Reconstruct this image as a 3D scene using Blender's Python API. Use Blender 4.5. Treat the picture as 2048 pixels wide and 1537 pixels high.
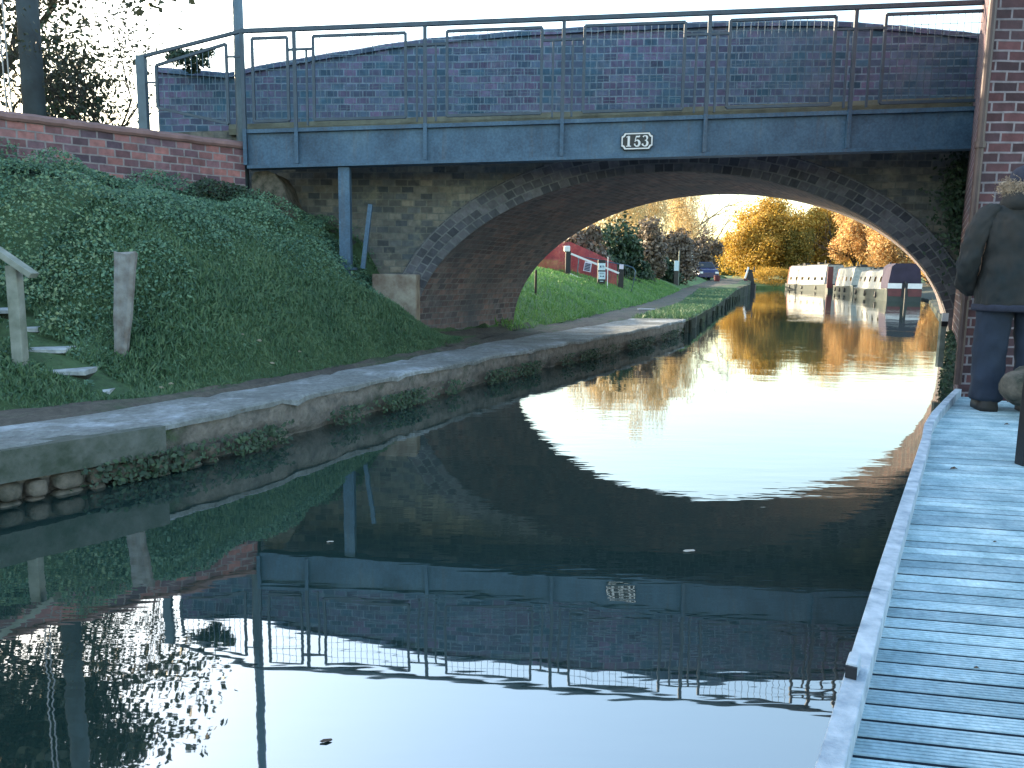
import bpy, bmesh, math, random
import numpy as np
from mathutils import Vector, Matrix
random.seed(7); rng = np.random.default_rng(7)
sc = bpy.context.scene
for o in list(bpy.data.objects): bpy.data.objects.remove(o)
R = math.radians

# ------------------------------------------------------------------ camera
CAM_H = 1.15; FPX = 1554.0; HZ = 550.0; ROLL = R(0.8)
TH = math.atan((768.5-HZ)/FPX); CT, ST = math.cos(TH), math.sin(TH)
fw = Vector((0, CT, -ST)); up0 = Vector((0, ST, CT)); rt0 = Vector((1, 0, 0))
rt = rt0*math.cos(ROLL)+up0*math.sin(ROLL); up = -rt0*math.sin(ROLL)+up0*math.cos(ROLL)
cam = bpy.data.cameras.new('camera'); co = bpy.data.objects.new('camera', cam)
sc.collection.objects.link(co)
m = Matrix((rt, up, -fw)).transposed().to_4x4(); m.translation = Vector((0, 0, CAM_H)); co.matrix_world = m
cam.sensor_width = 36; cam.lens = FPX/2048*36; cam.clip_start = 0.05; cam.clip_end = 3000
sc.camera = co
# ------------------------------------------------------------------ sky, sun, exposure
SUN_EL = R(13); sd = Vector((-0.80, 0.60, 0)).normalized()
world = bpy.data.worlds.new('World'); sc.world = world; world.use_nodes = True
nt = world.node_tree; bg = nt.nodes['Background']
sky = nt.nodes.new('ShaderNodeTexSky'); sky.sky_type = 'NISHITA'; sky.sun_disc = False
sky.sun_elevation = SUN_EL; sky.sun_rotation = math.atan2(sd.x, sd.y)
sky.air_density = 1.3; sky.dust_density = 1.6; sky.ozone_density = 1.6
nt.links.new(sky.outputs[0], bg.inputs[0]); bg.inputs[1].default_value = 0.15
sl = bpy.data.lights.new('sun', 'SUN'); sl.energy = 3.4; sl.angle = R(0.6); sl.color = (1.0, 0.80, 0.55)
so = bpy.data.objects.new('sun', sl); sc.collection.objects.link(so)
to_sun = Vector((sd.x*math.cos(SUN_EL), sd.y*math.cos(SUN_EL), math.sin(SUN_EL)))
so.rotation_euler = to_sun.to_track_quat('Z', 'Y').to_euler(); so.location = (-20, 20, 15)
sc.view_settings.view_transform = 'Standard'; sc.view_settings.look = 'None'
sc.view_settings.exposure = 2.45; sc.view_settings.gamma = 1.0
sc.render.resolution_x = 1024; sc.render.resolution_y = 768

# ------------------------------------------------------------------ helpers
col = sc.collection
def ray(x, y):
    u = (x-1024)/FPX; v = (768.5-y)/FPX
    return fw + rt*u + up*v
def pz(x, y, z):
    d = ray(x, y); t = (z-CAM_H)/d.z; return Vector((d.x*t, d.y*t, z))
def py(x, y, Y):
    d = ray(x, y); t = Y/d.y; return Vector((d.x*t, Y, CAM_H+d.z*t))

def tag(o, label=None, cat=None, group=None, kind=None):
    if label: o['label'] = label
    if cat: o['category'] = cat
    if group: o['group'] = group
    if kind: o['kind'] = kind
    return o
def empty(name, loc, label, cat, group=None, rz=0):
    o = bpy.data.objects.new(name, None); col.objects.link(o); o.location = loc; o.rotation_euler = (0, 0, rz)
    o.empty_display_size = .2
    return tag(o, label, cat, group)

class MB:
    """collects geometry for one mesh; vertices in world or thing space"""
    def __init__(s): s.v = []; s.f = []; s.uv = []
    def face(s, pts, uv=None):
        n = len(s.v); s.v += [tuple(p) for p in pts]; s.f.append(tuple(range(n, n+len(pts))))
        if uv is None:
            a, b, c = Vector(pts[0]), Vector(pts[1]), Vector(pts[2]); nn = (b-a).cross(c-a)
            if nn.length < 1e-12: nn = Vector((0, 0, 1))
            nn.normalize()
            if abs(nn.z) > .8: uv = [(p[0], p[1]) for p in pts]
            else:
                t = Vector((-nn.y, nn.x, 0)).normalized()
                if abs(t.x) > abs(t.y):
                    if t.x < 0: t = -t
                elif t.y < 0: t = -t
                uv = [(p[0]*t.x+p[1]*t.y, p[2]) for p in pts]
        s.uv.append(uv); return s
    def box(s, x0, x1, y0, y1, z0, z1, M=None):
        c = [Vector((x, y, z)) for z in (z0, z1) for y in (y0, y1) for x in (x0, x1)]
        if M is not None: c = [M @ p for p in c]
        for q in ((0, 2, 3, 1), (4, 5, 7, 6), (0, 1, 5, 4), (2, 6, 7, 3), (0, 4, 6, 2), (1, 3, 7, 5)):
            s.face([c[i] for i in q])
        return s
    def bar(s, a, b, w, h=None, upv=(0, 0, 1)):
        """rectangular bar from a to b, w wide, h high"""
        a, b = Vector(a), Vector(b); h = h or w; d = (b-a).normalized(); u = Vector(upv)
        if abs(d.dot(u)) > .99: u = Vector((0, 1, 0))
        sx = d.cross(u).normalized(); sy = sx.cross(d)
        o = [sx*(i*w/2)+sy*(j*h/2) for i, j in ((-1, -1), (1, -1), (1, 1), (-1, 1))]
        A = [a+k for k in o]; B = [b+k for k in o]
        for i in range(4): s.face([A[i], A[(i+1) % 4], B[(i+1) % 4], B[i]])
        s.face(A[::-1]); s.face(B); return s
    def tube(s, pts, rad, n=8, cap=True):
        pts = [Vector(p) for p in pts]
        if not hasattr(rad, '__len__'): rad = [rad]*len(pts)
        rings = []
        for i, p in enumerate(pts):
            d = (pts[min(i+1, len(pts)-1)]-pts[max(i-1, 0)]).normalized()
            u = Vector((0, 0, 1)) if abs(d.z) < .9 else Vector((1, 0, 0))
            a = d.cross(u).normalized(); b = d.cross(a)
            rings.append([p+(a*math.cos(2*math.pi*k/n)+b*math.sin(2*math.pi*k/n))*rad[i] for k in range(n)])
        for r1, r2 in zip(rings, rings[1:]):
            for k in range(n): s.face([r1[k], r1[(k+1) % n], r2[(k+1) % n], r2[k]])
        if cap: s.face(rings[0][::-1]); s.face(rings[-1])
        return s
    def loft(s, rings, closed=True, cap=True):
        for r1, r2 in zip(rings, rings[1:]):
            n = len(r1)
            for k in range(n if closed else n-1): s.face([r1[k], r1[(k+1) % n], r2[(k+1) % n], r2[k]])
        if cap: s.face(rings[0][::-1]); s.face(rings[-1])
        return s
    def build(s, name, mat, parent=None, smooth=False, bevel=0, weld=False):
        me = bpy.data.meshes.new(name); me.from_pydata(s.v, [], s.f)
        ul = me.uv_layers.new(name='UVMap')
        ul.data.foreach_set('uv', np.array([c for f in s.uv for c in f], dtype=np.float32).ravel())
        me.materials.append(mat)
        bm = bmesh.new(); bm.from_mesh(me)
        if weld or smooth or bevel: bmesh.ops.remove_doubles(bm, verts=bm.verts, dist=1e-5)
        bmesh.ops.recalc_face_normals(bm, faces=bm.faces); bm.to_mesh(me); bm.free()
        if smooth: me.polygons.foreach_set('use_smooth', [True]*len(me.polygons))
        o = bpy.data.objects.new(name, me); col.objects.link(o)
        if parent: o.parent = parent
        if bevel:
            b = o.modifiers.new('bevel', 'BEVEL'); b.width = bevel; b.segments = 2; b.limit_method = 'ANGLE'
        return o

def leaf_mesh(name, P, N, S, mat, parent=None, aspect=.6, U=None):
    """P centres (n,3), N normals, S sizes: one diamond-shaped leaf face each; float face attribute 'rnd'"""
    n = len(P); N = N/np.linalg.norm(N, axis=1, keepdims=True)
    if U is None: U = rng.normal(size=(n, 3))
    U = U-N*(U*N).sum(1, keepdims=True); U /= np.linalg.norm(U, axis=1, keepdims=True)+1e-9
    V = np.cross(N, U); S = S[:, None]
    q = np.stack([P-U*S, P-V*S*aspect+N*S*.15, P+U*S, P+V*S*aspect+N*S*.15], 1).reshape(-1, 3)
    me = bpy.data.meshes.new(name); me.vertices.add(4*n); me.vertices.foreach_set('co', q.ravel().astype(np.float32))
    me.loops.add(4*n); me.polygons.add(n)
    me.loops.foreach_set('vertex_index', np.arange(4*n, dtype=np.int32))
    me.polygons.foreach_set('loop_start', np.arange(0, 4*n, 4, dtype=np.int32))
    try: me.polygons.foreach_set('loop_total', np.full(n, 4, dtype=np.int32))
    except Exception: pass
    me.update(calc_edges=True)
    a = me.attributes.new('rnd', 'FLOAT', 'FACE'); a.data.foreach_set('value', rng.random(n).astype(np.float32))
    me.materials.append(mat); o = bpy.data.objects.new(name, me); col.objects.link(o)
    if parent: o.parent = parent
    return o

# ------------------------------------------------------------------ materials
def newmat(name):
    m = bpy.data.materials.new(name); m.use_nodes = True; n = m.node_tree
    return m, n, n.nodes['Principled BSDF'], n.nodes, n.links
def coords(n, kind='Object', scale=(1, 1, 1), rot=(0, 0, 0)):
    t = n.nodes.new('ShaderNodeTexCoord'); mp = n.nodes.new('ShaderNodeMapping')
    mp.inputs['Scale'].default_value = scale; mp.inputs['Rotation'].default_value = rot
    if kind == 'World':
        g = n.nodes.new('ShaderNodeNewGeometry'); n.links.new(g.outputs['Position'], mp.inputs[0])
    else: n.links.new(t.outputs[kind], mp.inputs[0])
    return mp.outputs[0]
def noise(n, vec, scale, detail=5, rough=.6):
    t = n.nodes.new('ShaderNodeTexNoise'); t.inputs['Scale'].default_value = scale
    t.inputs['Detail'].default_value = detail; t.inputs['Roughness'].default_value = rough
    n.links.new(vec, t.inputs['Vector']); return t.outputs['Fac']
def ramp(n, fac, stops):
    r = n.nodes.new('ShaderNodeValToRGB'); cr = r.color_ramp
    while len(cr.elements) < len(stops): cr.elements.new(.5)
    for e, (p, c) in zip(cr.elements, stops):
        e.position = p; e.color = (*c, 1) if len(c) == 3 else c
    n.links.new(fac, r.inputs[0]); return r.outputs[0]
def mix(n, fac, a, b, mode='MIX'):
    x = n.nodes.new('ShaderNodeMix'); x.data_type = 'RGBA'; x.blend_type = mode
    for k, s in ((0, fac), (6, a), (7, b)):
        if hasattr(s, 'node'): n.links.new(s, x.inputs[k])
        elif k == 0: x.inputs[0].default_value = s
        else: x.inputs[k].default_value = (*s, 1)
    return x.outputs[2]
def bump(n, bs, h, strength=.4, dist=.01):
    b = n.nodes.new('ShaderNodeBump'); b.inputs['Strength'].default_value = strength
    b.inputs['Distance'].default_value = dist; n.links.new(h, b.inputs['Height']); n.links.new(b.outputs[0], bs.inputs['Normal'])
G = lambda a: (a, a, a)

def simple(name, c, rough=.7, metal=0, var=.35, sc_=8, bmp=.15, c2=None, kind='World'):
    m, n, bs, N, L = newmat(name)
    v = coords(n, kind); f = noise(n, v, sc_, 6)
    c2 = c2 or tuple(k*(1-var) for k in c)
    L.new(ramp(n, f, [(.32, c2), (.68, c)]), bs.inputs['Base Color'])
    bs.inputs['Roughness'].default_value = rough; bs.inputs['Metallic'].default_value = metal
    if bmp: bump(n, bs, noise(n, v, sc_*6, 4), bmp, .01)
    return m

def brick(name, c1, c2, mortar, row=.083, w=.16, msize=.009, stain_or_glare=(.02, .03, .025), stain_or_glare_amt=.5, pale=None):
    m, n, bs, N, L = newmat(name)
    uv = coords(n, 'UV'); wv = coords(n, 'World')
    # small wobble so the courses are not ruled
    nz = N.new('ShaderNodeTexNoise'); nz.inputs['Scale'].default_value = 2.2; L.new(wv, nz.inputs['Vector'])
    sub = N.new('ShaderNodeVectorMath'); sub.operation = 'MULTIPLY_ADD'
    L.new(nz.outputs['Color'], sub.inputs[0]); sub.inputs[1].default_value = (.02, .02, 0); L.new(uv, sub.inputs[2])
    b = N.new('ShaderNodeTexBrick'); b.inputs['Scale'].default_value = 1; b.inputs['Brick Width'].default_value = w
    b.inputs['Row Height'].default_value = row; b.inputs['Mortar Size'].default_value = msize
    b.inputs['Mortar Smooth'].default_value = .25; b.inputs['Bias'].default_value = -.1
    b.inputs['Color1'].default_value = (*c1, 1); b.inputs['Color2'].default_value = (*c2, 1); b.inputs['Mortar'].default_value = (*mortar, 1)
    L.new(sub.outputs[0], b.inputs['Vector'])
    big = noise(n, wv, 1.1, 6, .65); fine = noise(n, wv, 14, 5)
    b2 = N.new('ShaderNodeTexBrick')
    for k_ in ('Scale', 'Brick Width', 'Row Height', 'Mortar Size', 'Mortar Smooth'): b2.inputs[k_].default_value = b.inputs[k_].default_value
    b2.offset = b.offset; b2.inputs['Color1'].default_value = (.45, .45, .5, 1); b2.inputs['Color2'].default_value = (1.5, 1.4, 1.35, 1); b2.inputs['Mortar'].default_value = (1, 1, 1, 1); b2.inputs['Bias'].default_value = .1
    sh = N.new('ShaderNodeVectorMath'); sh.operation = 'ADD'; sh.inputs[1].default_value = (w*37, row*2*23, 0); L.new(sub.outputs[0], sh.inputs[0]); L.new(sh.outputs[0], b2.inputs['Vector'])
    bc = mix(n, .85, b.outputs['Color'], b2.outputs['Color'], 'MULTIPLY')
    c = mix(n, .55, bc, ramp(n, fine, [(.3, G(.35)), (.7, G(1.25))]), 'MULTIPLY')
    st = ramp(n, big, [(.42, G(0)), (.66, G(stain_or_glare_amt))])
    c = mix(n, st, c, stain_or_glare)
    if pale:
        pf = ramp(n, noise(n, wv, 2.7, 7, .7), [(.55, G(0)), (.72, G(.55))]); c = mix(n, pf, c, pale)
    L.new(c, bs.inputs['Base Color']); bs.inputs['Roughness'].default_value = .88
    h = N.new('ShaderNodeMath'); h.operation = 'MULTIPLY_ADD'; L.new(b.outputs['Fac'], h.inputs[0]); h.inputs[1].default_value = -1; L.new(fine, h.inputs[2])
    bump(n, bs, h.outputs[0], .7, .008)
    return m

def leafmat(name, stops, trans=.3, rough=.6):
    m, n, bs, N, L = newmat(name)
    a = N.new('ShaderNodeAttribute'); a.attribute_name = 'rnd'
    f = noise(n, coords(n, 'World'), 1.3, 6, .7)
    ad = N.new('ShaderNodeMath'); ad.operation = 'MULTIPLY_ADD'; L.new(a.outputs['Fac'], ad.inputs[0]); ad.inputs[1].default_value = .42
    mu = N.new('ShaderNodeMath'); mu.operation = 'MULTIPLY'; L.new(f, mu.inputs[0]); mu.inputs[1].default_value = .75
    L.new(mu.outputs[0], ad.inputs[2])
    c = ramp(n, ad.outputs[0], stops)
    L.new(c, bs.inputs['Base Color']); bs.inputs['Roughness'].default_value = rough
    tr = N.new('ShaderNodeBsdfTranslucent'); L.new(c, tr.inputs[0])
    mx = N.new('ShaderNodeMixShader'); mx.inputs[0].default_value = trans
    L.new(bs.outputs[0], mx.inputs[1]); L.new(tr.outputs[0], mx.inputs[2]); L.new(mx.outputs[0], N['Material Output'].inputs[0])
    return m

M = {}
M['wing'] = brick('red brick wall', (.26, .12, .115), (.07, .055, .085), (.25, .22, .23), stain_or_glare_amt=.4, stain_or_glare=(.09, .09, .11))
M['pier'] = brick('plum brick wall', (.11, .045, .05), (.05, .03, .04), (.28, .24, .26), row=.078, w=.19, stain_or_glare_amt=.3, stain_or_glare=(.05, .05, .06))
M['parapet'] = brick('glare tinted parapet brick', (.12, .105, .20), (.035, .105, .17), (.18, .25, .33), stain_or_glare_amt=.5, stain_or_glare=(.035, .12, .18), pale=(.20, .20, .27))  # bluish glare lying over the parapet is put into the brick colour
M['spandrel'] = brick('sooty brick spandrel', (.17, .165, .14), (.06, .08, .10), (.15, .155, .14), stain_or_glare_amt=.6, stain_or_glare=(.05, .075, .085), pale=(.30, .29, .21))
M['ring'] = brick('arch ring brick', (.12, .125, .145), (.07, .08, .105), (.17, .18, .19), row=.11, w=.115, stain_or_glare_amt=.4)
M['barrel'] = brick('barrel brick', (.17, .115, .11), (.085, .085, .10), (.17, .165, .165), stain_or_glare_amt=.7, stain_or_glare=(.06, .075, .09), pale=(.22, .205, .19))
M['brickcap'] = simple('wall coping brick', (.24, .14, .13), .85, var=.45, sc_=5)
M['string'] = simple('string course stone', (.17, .18, .14), .9, var=.5, sc_=6)
M['tread'] = simple('frosted step stone', (.42, .45, .47), .9, sc_=9, c2=(.2, .22, .22), bmp=.5)
M['steel'] = simple('blue grey painted steel', (.045, .105, .19), .55, .0, var=.5, sc_=3.5, bmp=.1)
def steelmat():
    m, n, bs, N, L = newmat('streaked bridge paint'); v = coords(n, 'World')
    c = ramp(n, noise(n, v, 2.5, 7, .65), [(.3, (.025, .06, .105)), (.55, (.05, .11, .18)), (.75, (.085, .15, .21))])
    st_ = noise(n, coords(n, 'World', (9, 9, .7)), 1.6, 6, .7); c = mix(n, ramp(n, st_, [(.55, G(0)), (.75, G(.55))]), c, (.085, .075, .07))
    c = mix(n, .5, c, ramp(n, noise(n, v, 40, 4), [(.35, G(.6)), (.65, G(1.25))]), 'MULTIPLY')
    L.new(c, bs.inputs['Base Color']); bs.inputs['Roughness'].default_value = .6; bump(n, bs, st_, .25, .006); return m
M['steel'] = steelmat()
M['steelrail'] = simple('grey painted rail', (.045, .075, .11), .5, .0, sc_=12)
M['mesh'] = simple('galvanised wire', (.09, .14, .19), .4, .6, sc_=12)
M['black'] = simple('black paint', (.012, .014, .018), .45, sc_=9)
M['white'] = simple('white paint', (.72, .72, .72), .5, var=.12, sc_=9)
M['concrete'] = simple('pale concrete', (.30, .28, .23), .9, sc_=6, c2=(.14, .10, .08), bmp=.6)
M['conc_beam'] = simple('mossy concrete beam', (.10, .11, .10), .9, sc_=9, bmp=.8, c2=(.03, .045, .03))
M['frost'] = simple('frosty timber', (.50, .56, .62), .85, var=.2, sc_=14, bmp=.5, c2=(.22, .28, .34))
M['pipe'] = simple('cast iron pipe', (.07, .04, .04), .45, sc_=10)
M['pole'] = simple('weathered pole timber', (.05, .075, .095), .85, sc_=4, c2=(.03, .04, .05))
M['lamp'] = simple('galvanised lamp column', (.10, .15, .19), .5, .3, sc_=5)
M['timber'] = simple('grey fence timber', (.28, .30, .27), .9, sc_=7, c2=(.13, .15, .12))
M['stump'] = simple('brown wooden post', (.25, .26, .26), .9, sc_=9, bmp=.5, c2=(.12, .10, .09))
M['bark'] = simple('bark', (.055, .05, .045), .95, sc_=9)
M['barkpale'] = simple('pale bark', (.28, .22, .16), .95, sc_=9)
M['stone'] = simple('rough stone', (.16, .135, .11), .95, var=.6, sc_=11, bmp=.9, c2=(.03, .035, .025))
M['cloth'] = simple('dark olive coat cloth', (.034, .031, .029), .9, sc_=6, c2=(.010, .017, .021))
M['denim'] = simple('blue trouser cloth', (.022, .034, .06), .9, sc_=8)
M['fur'] = leafmat('hood fur', [(.2, (.20, .14, .09)), (.8, (.5, .40, .3))], .2)
M['cap'] = simple('navy knitted cap', (.03, .035, .06), .95, sc_=30)
M['skin'] = simple('skin', (.45, .27, .2), .6, sc_=20, var=.1)
M['boot'] = simple('dark boot leather', (.03, .028, .028), .6, sc_=12)
M['boatpale'] = simple('faded cream boat paint', (.40, .40, .38), .6, sc_=4, c2=(.2, .22, .2))
M['boatgreen'] = simple('grey green hull paint', (.025, .04, .037), .5, sc_=3)
M['hull'] = simple('black hull', (.015, .018, .022), .5, sc_=3)
M['canvas'] = simple('purple canvas', (.035, .028, .055), .9, sc_=2)
M['boatred'] = simple('red boat paint', (.11, .02, .028), .45, sc_=3)
M['navy'] = simple('navy car paint', (.015, .02, .09), .25, sc_=3, bmp=0)
M['glassdark'] = simple('dark glass', (.02, .025, .03), .08, sc_=3, bmp=0)
M['tin'] = simple('grey tin', (.3, .3, .32), .4, .5)
M['signblue'] = simple('pale sign face', (.55, .68, .74), .5, var=.06)
M['signpink'] = simple('notice sheet', (.62, .56, .66), .6, var=.1)
M['ink'] = simple('sign ink', (.03, .05, .12), .6)
M['redmesh'] = simple('red barrier netting', (.42, .06, .06), .7, sc_=3, c2=(.26, .035, .055), bmp=0)
M['deadleaf'] = simple('dead leaf', (.07, .045, .03), .8)
M['paleleaf'] = simple('pale floating leaf', (.45, .42, .36), .7)
M['asphalt'] = simple('path plate', (.5, .5, .52), .8)

def groundmat(name, stops, sc_=1.3, fine=22, bmp=.6, rough=.95):
    m, n, bs, N, L = newmat(name); v = coords(n, 'World')
    a = noise(n, v, sc_, 8, .65); b = noise(n, v, fine, 6, .7)
    c = mix(n, .8, ramp(n, a, stops), ramp(n, b, [(.3, G(.45)), (.7, G(1.3))]), 'MULTIPLY')
    L.new(c, bs.inputs['Base Color']); bs.inputs['Roughness'].default_value = rough
    bump(n, bs, b, bmp, .03); return m
M['path'] = groundmat('towpath dirt', [(.35, (.05, .045, .04)), (.52, (.095, .085, .07)), (.60, (.045, .065, .035))])
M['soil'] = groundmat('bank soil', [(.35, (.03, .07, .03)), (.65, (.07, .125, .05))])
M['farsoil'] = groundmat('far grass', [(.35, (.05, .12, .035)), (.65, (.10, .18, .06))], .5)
M['darksoil'] = groundmat('dark mossy soil', [(.35, (.02, .022, .018)), (.6, (.04, .05, .03)), (.75, (.06, .09, .03))])
M['coping'] = groundmat('canal coping concrete', [(.33, (.12, .13, .125)), (.54, (.20, .215, .215)), (.70, (.40, .44, .48))], 1.9, 26, .6, .9)
M['wallface'] = groundmat('canal wall face', [(.33, (.07, .075, .07)), (.52, (.19, .17, .15)), (.62, (.10, .10, .085)), (.72, (.05, .085, .04))], 3.2, 16, .9)

# leaves
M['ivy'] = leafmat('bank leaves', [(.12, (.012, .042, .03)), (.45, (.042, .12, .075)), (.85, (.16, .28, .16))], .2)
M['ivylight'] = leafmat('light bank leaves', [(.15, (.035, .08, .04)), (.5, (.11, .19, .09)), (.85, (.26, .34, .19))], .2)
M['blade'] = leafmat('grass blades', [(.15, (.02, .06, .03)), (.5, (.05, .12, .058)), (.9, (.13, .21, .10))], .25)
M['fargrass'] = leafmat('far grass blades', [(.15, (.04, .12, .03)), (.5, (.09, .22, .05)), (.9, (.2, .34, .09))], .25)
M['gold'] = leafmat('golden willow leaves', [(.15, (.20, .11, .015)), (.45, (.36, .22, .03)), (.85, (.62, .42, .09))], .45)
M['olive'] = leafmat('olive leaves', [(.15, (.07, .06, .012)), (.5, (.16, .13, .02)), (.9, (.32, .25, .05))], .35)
M['orange'] = leafmat('orange leaves', [(.15, (.30, .15, .05)), (.5, (.52, .31, .12)), (.85, (.75, .55, .24))], .4)
M['brown'] = leafmat('brown hedge twigs', [(.15, (.05, .038, .032)), (.5, (.11, .085, .065)), (.9, (.22, .175, .13))], .2)
M['straw'] = leafmat('straw coloured foliage', [(.15, (.32, .22, .10)), (.5, (.60, .45, .22)), (.9, (.8, .68, .42))], .4)
M['darkgreen'] = leafmat('dark evergreen leaves', [(.15, (.008, .02, .012)), (.6, (.025, .055, .03)), (.95, (.06, .11, .05))], .15)
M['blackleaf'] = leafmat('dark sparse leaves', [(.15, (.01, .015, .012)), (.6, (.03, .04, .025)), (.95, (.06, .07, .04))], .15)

def watermat():
    m, n, bs, N, L = newmat('canal water')
    bs.inputs['Base Color'].default_value = (.012, .030, .027, 1); bs.inputs['Roughness'].default_value = .015
    bs.inputs['IOR'].default_value = 4.3
    a = noise(n, coords(n, 'World', (1, 1, 1)), 1.7, 1, .5)
    b = noise(n, coords(n, 'World', (.6, 2.4, 1), (0, 0, R(-24))), 2.6, 3, .55)
    c = noise(n, coords(n, 'World', (1, 1, 1)), .25, 2)
    # ripple patches
    p = ramp(n, c, [(.45, G(.15)), (.62, G(1))])
    mm = N.new('ShaderNodeMath'); mm.operation = 'MULTIPLY'; L.new(b, mm.inputs[0]); L.new(p, mm.inputs[1])
    ad = N.new('ShaderNodeMath'); ad.operation = 'MULTIPLY_ADD'; L.new(a, ad.inputs[0]); ad.inputs[1].default_value = .6; L.new(mm.outputs[0], ad.inputs[2])
    bump(n, bs, ad.outputs[0], .05, .05)
    return m
M['water'] = watermat()

def deckmat():
    m, n, bs, N, L = newmat('frosted grooved decking')
    v = coords(n, 'World'); f = noise(n, v, 5, 7, .65); g = noise(n, v, 60, 4)
    c = ramp(n, f, [(.3, (.20, .33, .38)), (.5, (.36, .50, .56)), (.7, (.55, .68, .72))])
    c = mix(n, .6, c, ramp(n, g, [(.3, G(.6)), (.7, G(1.2))]), 'MULTIPLY')
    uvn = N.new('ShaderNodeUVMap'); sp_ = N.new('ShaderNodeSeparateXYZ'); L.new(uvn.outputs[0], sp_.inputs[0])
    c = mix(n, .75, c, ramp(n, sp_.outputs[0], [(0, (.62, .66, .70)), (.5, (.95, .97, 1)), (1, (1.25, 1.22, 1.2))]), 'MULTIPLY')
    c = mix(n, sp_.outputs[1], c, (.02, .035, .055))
    L.new(c, bs.inputs['Base Color']); bs.inputs['Roughness'].default_value = .8
    bump(n, bs, g, .3, .002); return m
M['deck'] = deckmat()

# ------------------------------------------------------------------ polyline tools
def pl(pts):
    P = np.array(pts, float); d = np.r_[0, np.cumsum(np.linalg.norm(np.diff(P, axis=0), axis=1))]
    return P, d
def samp_y(pts, ys):
    P = np.array(pts, float); return np.stack([np.interp(ys, P[:, 1], P[:, 0]), ys], 1)
# canal edge (outer top of coping), path inner edge
EDGE = [(-9.5, -8), (-3.6, 1.4), (-2.64, 3.35), (-2.46, 3.65), (-1.98, 4.3), (-1.67, 4.88), (-1.25, 5.93), (-.79, 6.95), (-.13, 8.39), (1.24, 11.05), (2.33, 13.2), (3.61, 16.09), (11.8, 41.5), (16, 53), (20, 66), (24.5, 80), (27.5, 88)]
COPI = [(-10.2, -7.6), (-4.1, 2.1), (-2.81, 4.19), (-2.49, 4.63), (-1.94, 5.68), (-1.45, 6.91), (-.17, 10.21), (1.57, 13.98), (2.5, 16.2), (4.9, 23.6), (9.9, 41.8), (15.2, 53.2), (19.2, 66.2), (23.6, 80.2), (26.6, 88.4)]
PATH = [(-11, -7.2), (-4.7, 2.3), (-3.09, 4.62), (-2.7, 5.03), (-2.24, 5.52), (-1.81, 6.58), (-.76, 9.38), (.02, 12.3), (.9, 14.4), (1.7, 17), (3.7, 23.6), (5.6, 30), (8.5, 40), (12.9, 53.6), (16.8, 66.6), (21, 80.8), (24.5, 89)]
def pathz(Y): return float(np.interp(Y, [0, 26, 34, 62, 90], [.3, .3, .4, .95, 1.1]))
def bankz(d, Y, X):
    near = 1.95*(1-math.exp(-d/1.35)); far = 1.5*(1-math.exp(-d/3.2))+.004*d
    k = min(1, max(0, (Y-10.4)/1.6)); return pathz(Y)+near*(1-k)+far*k
def curve_pair(a, b, n=90, y0=-7, y1=88):
    """parameter along a and b by fraction of node y"""
    ys = np.concatenate([np.linspace(y0, 2, 6), np.linspace(2.5, 18, 62), np.linspace(19, y1, 34)])
    return samp_y(a, ys), samp_y(b, ys-0)
NB = Vector((-.93, .37, 0))
SA, SB = Vector((-2.75, 5.15, 0)), Vector((-4.05, 5.85, 0)); SU = (SB-SA).normalized(); SV = Vector((-SU.y, SU.x, 0))
if SV.y < 0: SV = -SV
def carve(X, Y, z):
    if 8.9 < Y < 12.9 and z > .33:
        q_ = lambda a: max(0, min(1, a)); k = q_((Y-8.9)/.9)*q_((12.9-Y)/.4); lim = .33+max(0, -1.34+(Y-9.9)*.516-X+.05)*1.7
        if lim < z: z = z*(1-k)+lim*k
    if Y > 8.4 and -2.3 < X < -.6 and Y < 9.95:
        k = min(1, (Y-8.4)/.6); zt = np.interp(X, [-2.3, -1.8, -1.15, -.9, -.6], [1.5, .92, .66, .55, .45])
        if z > zt: z = z*(1-k)+float(zt)*k
    p = Vector((X, Y, 0))-SA; u = p.dot(SU); v = p.dot(SV)
    if u < -.5 or u > 3.2 or v > 1.3 or v < -1.8: return z
    zl = .27+.46*max(0, min(u, 2.2))+max(0, -v-.35)*.10
    f = lambda a: max(0, min(1, a))**2*(3-2*max(0, min(1, a)))
    k = f((1.3-v)/1.05)*f((v+1.8)/.9)*f((3.2-u)/1.5)*f((u+.5)/.3)
    return min(z, z*(1-k)+zl*k)

# ------------------------------------------------------------------ water, canal bed, ground
w = MB(); w.face([(-60, -40, 0), (200, -40, 0), (200, 160, 0), (-60, 160, 0)])
tag(w.build('water', M['water']), kind='structure')
w = MB(); w.face([(-900, -900, -1.2), (900, -900, -1.2), (900, 1500, -1.2), (-900, 1500, -1.2)])
tag(w.build('ground', M['darksoil']), kind='structure')

ys = np.concatenate([np.linspace(-7, 2, 8), np.linspace(2.3, 18, 170), np.linspace(18.6, 88, 90)])
ci = samp_y(COPI, ys); pi_ = samp_y(PATH, ys)
w = MB()
for i in range(len(ys)-1):
    for k in range(6):
        def P(ii, t):
            a = ci[ii]*(1-t)+pi_[ii]*t; wob = .012*math.sin(ys[ii]*9+t*20)+.01*math.sin(ys[ii]*3.3+t*8)
            return (a[0], a[1], pathz(a[1])-(.03 if t < .05 else .006)+wob*(t > .1))
        w.face([P(i, k/6), P(i, (k+1)/6), P(i+1, (k+1)/6), P(i+1, k/6)])
tag(w.build('towpath', M['path'], smooth=True), kind='structure')

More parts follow.
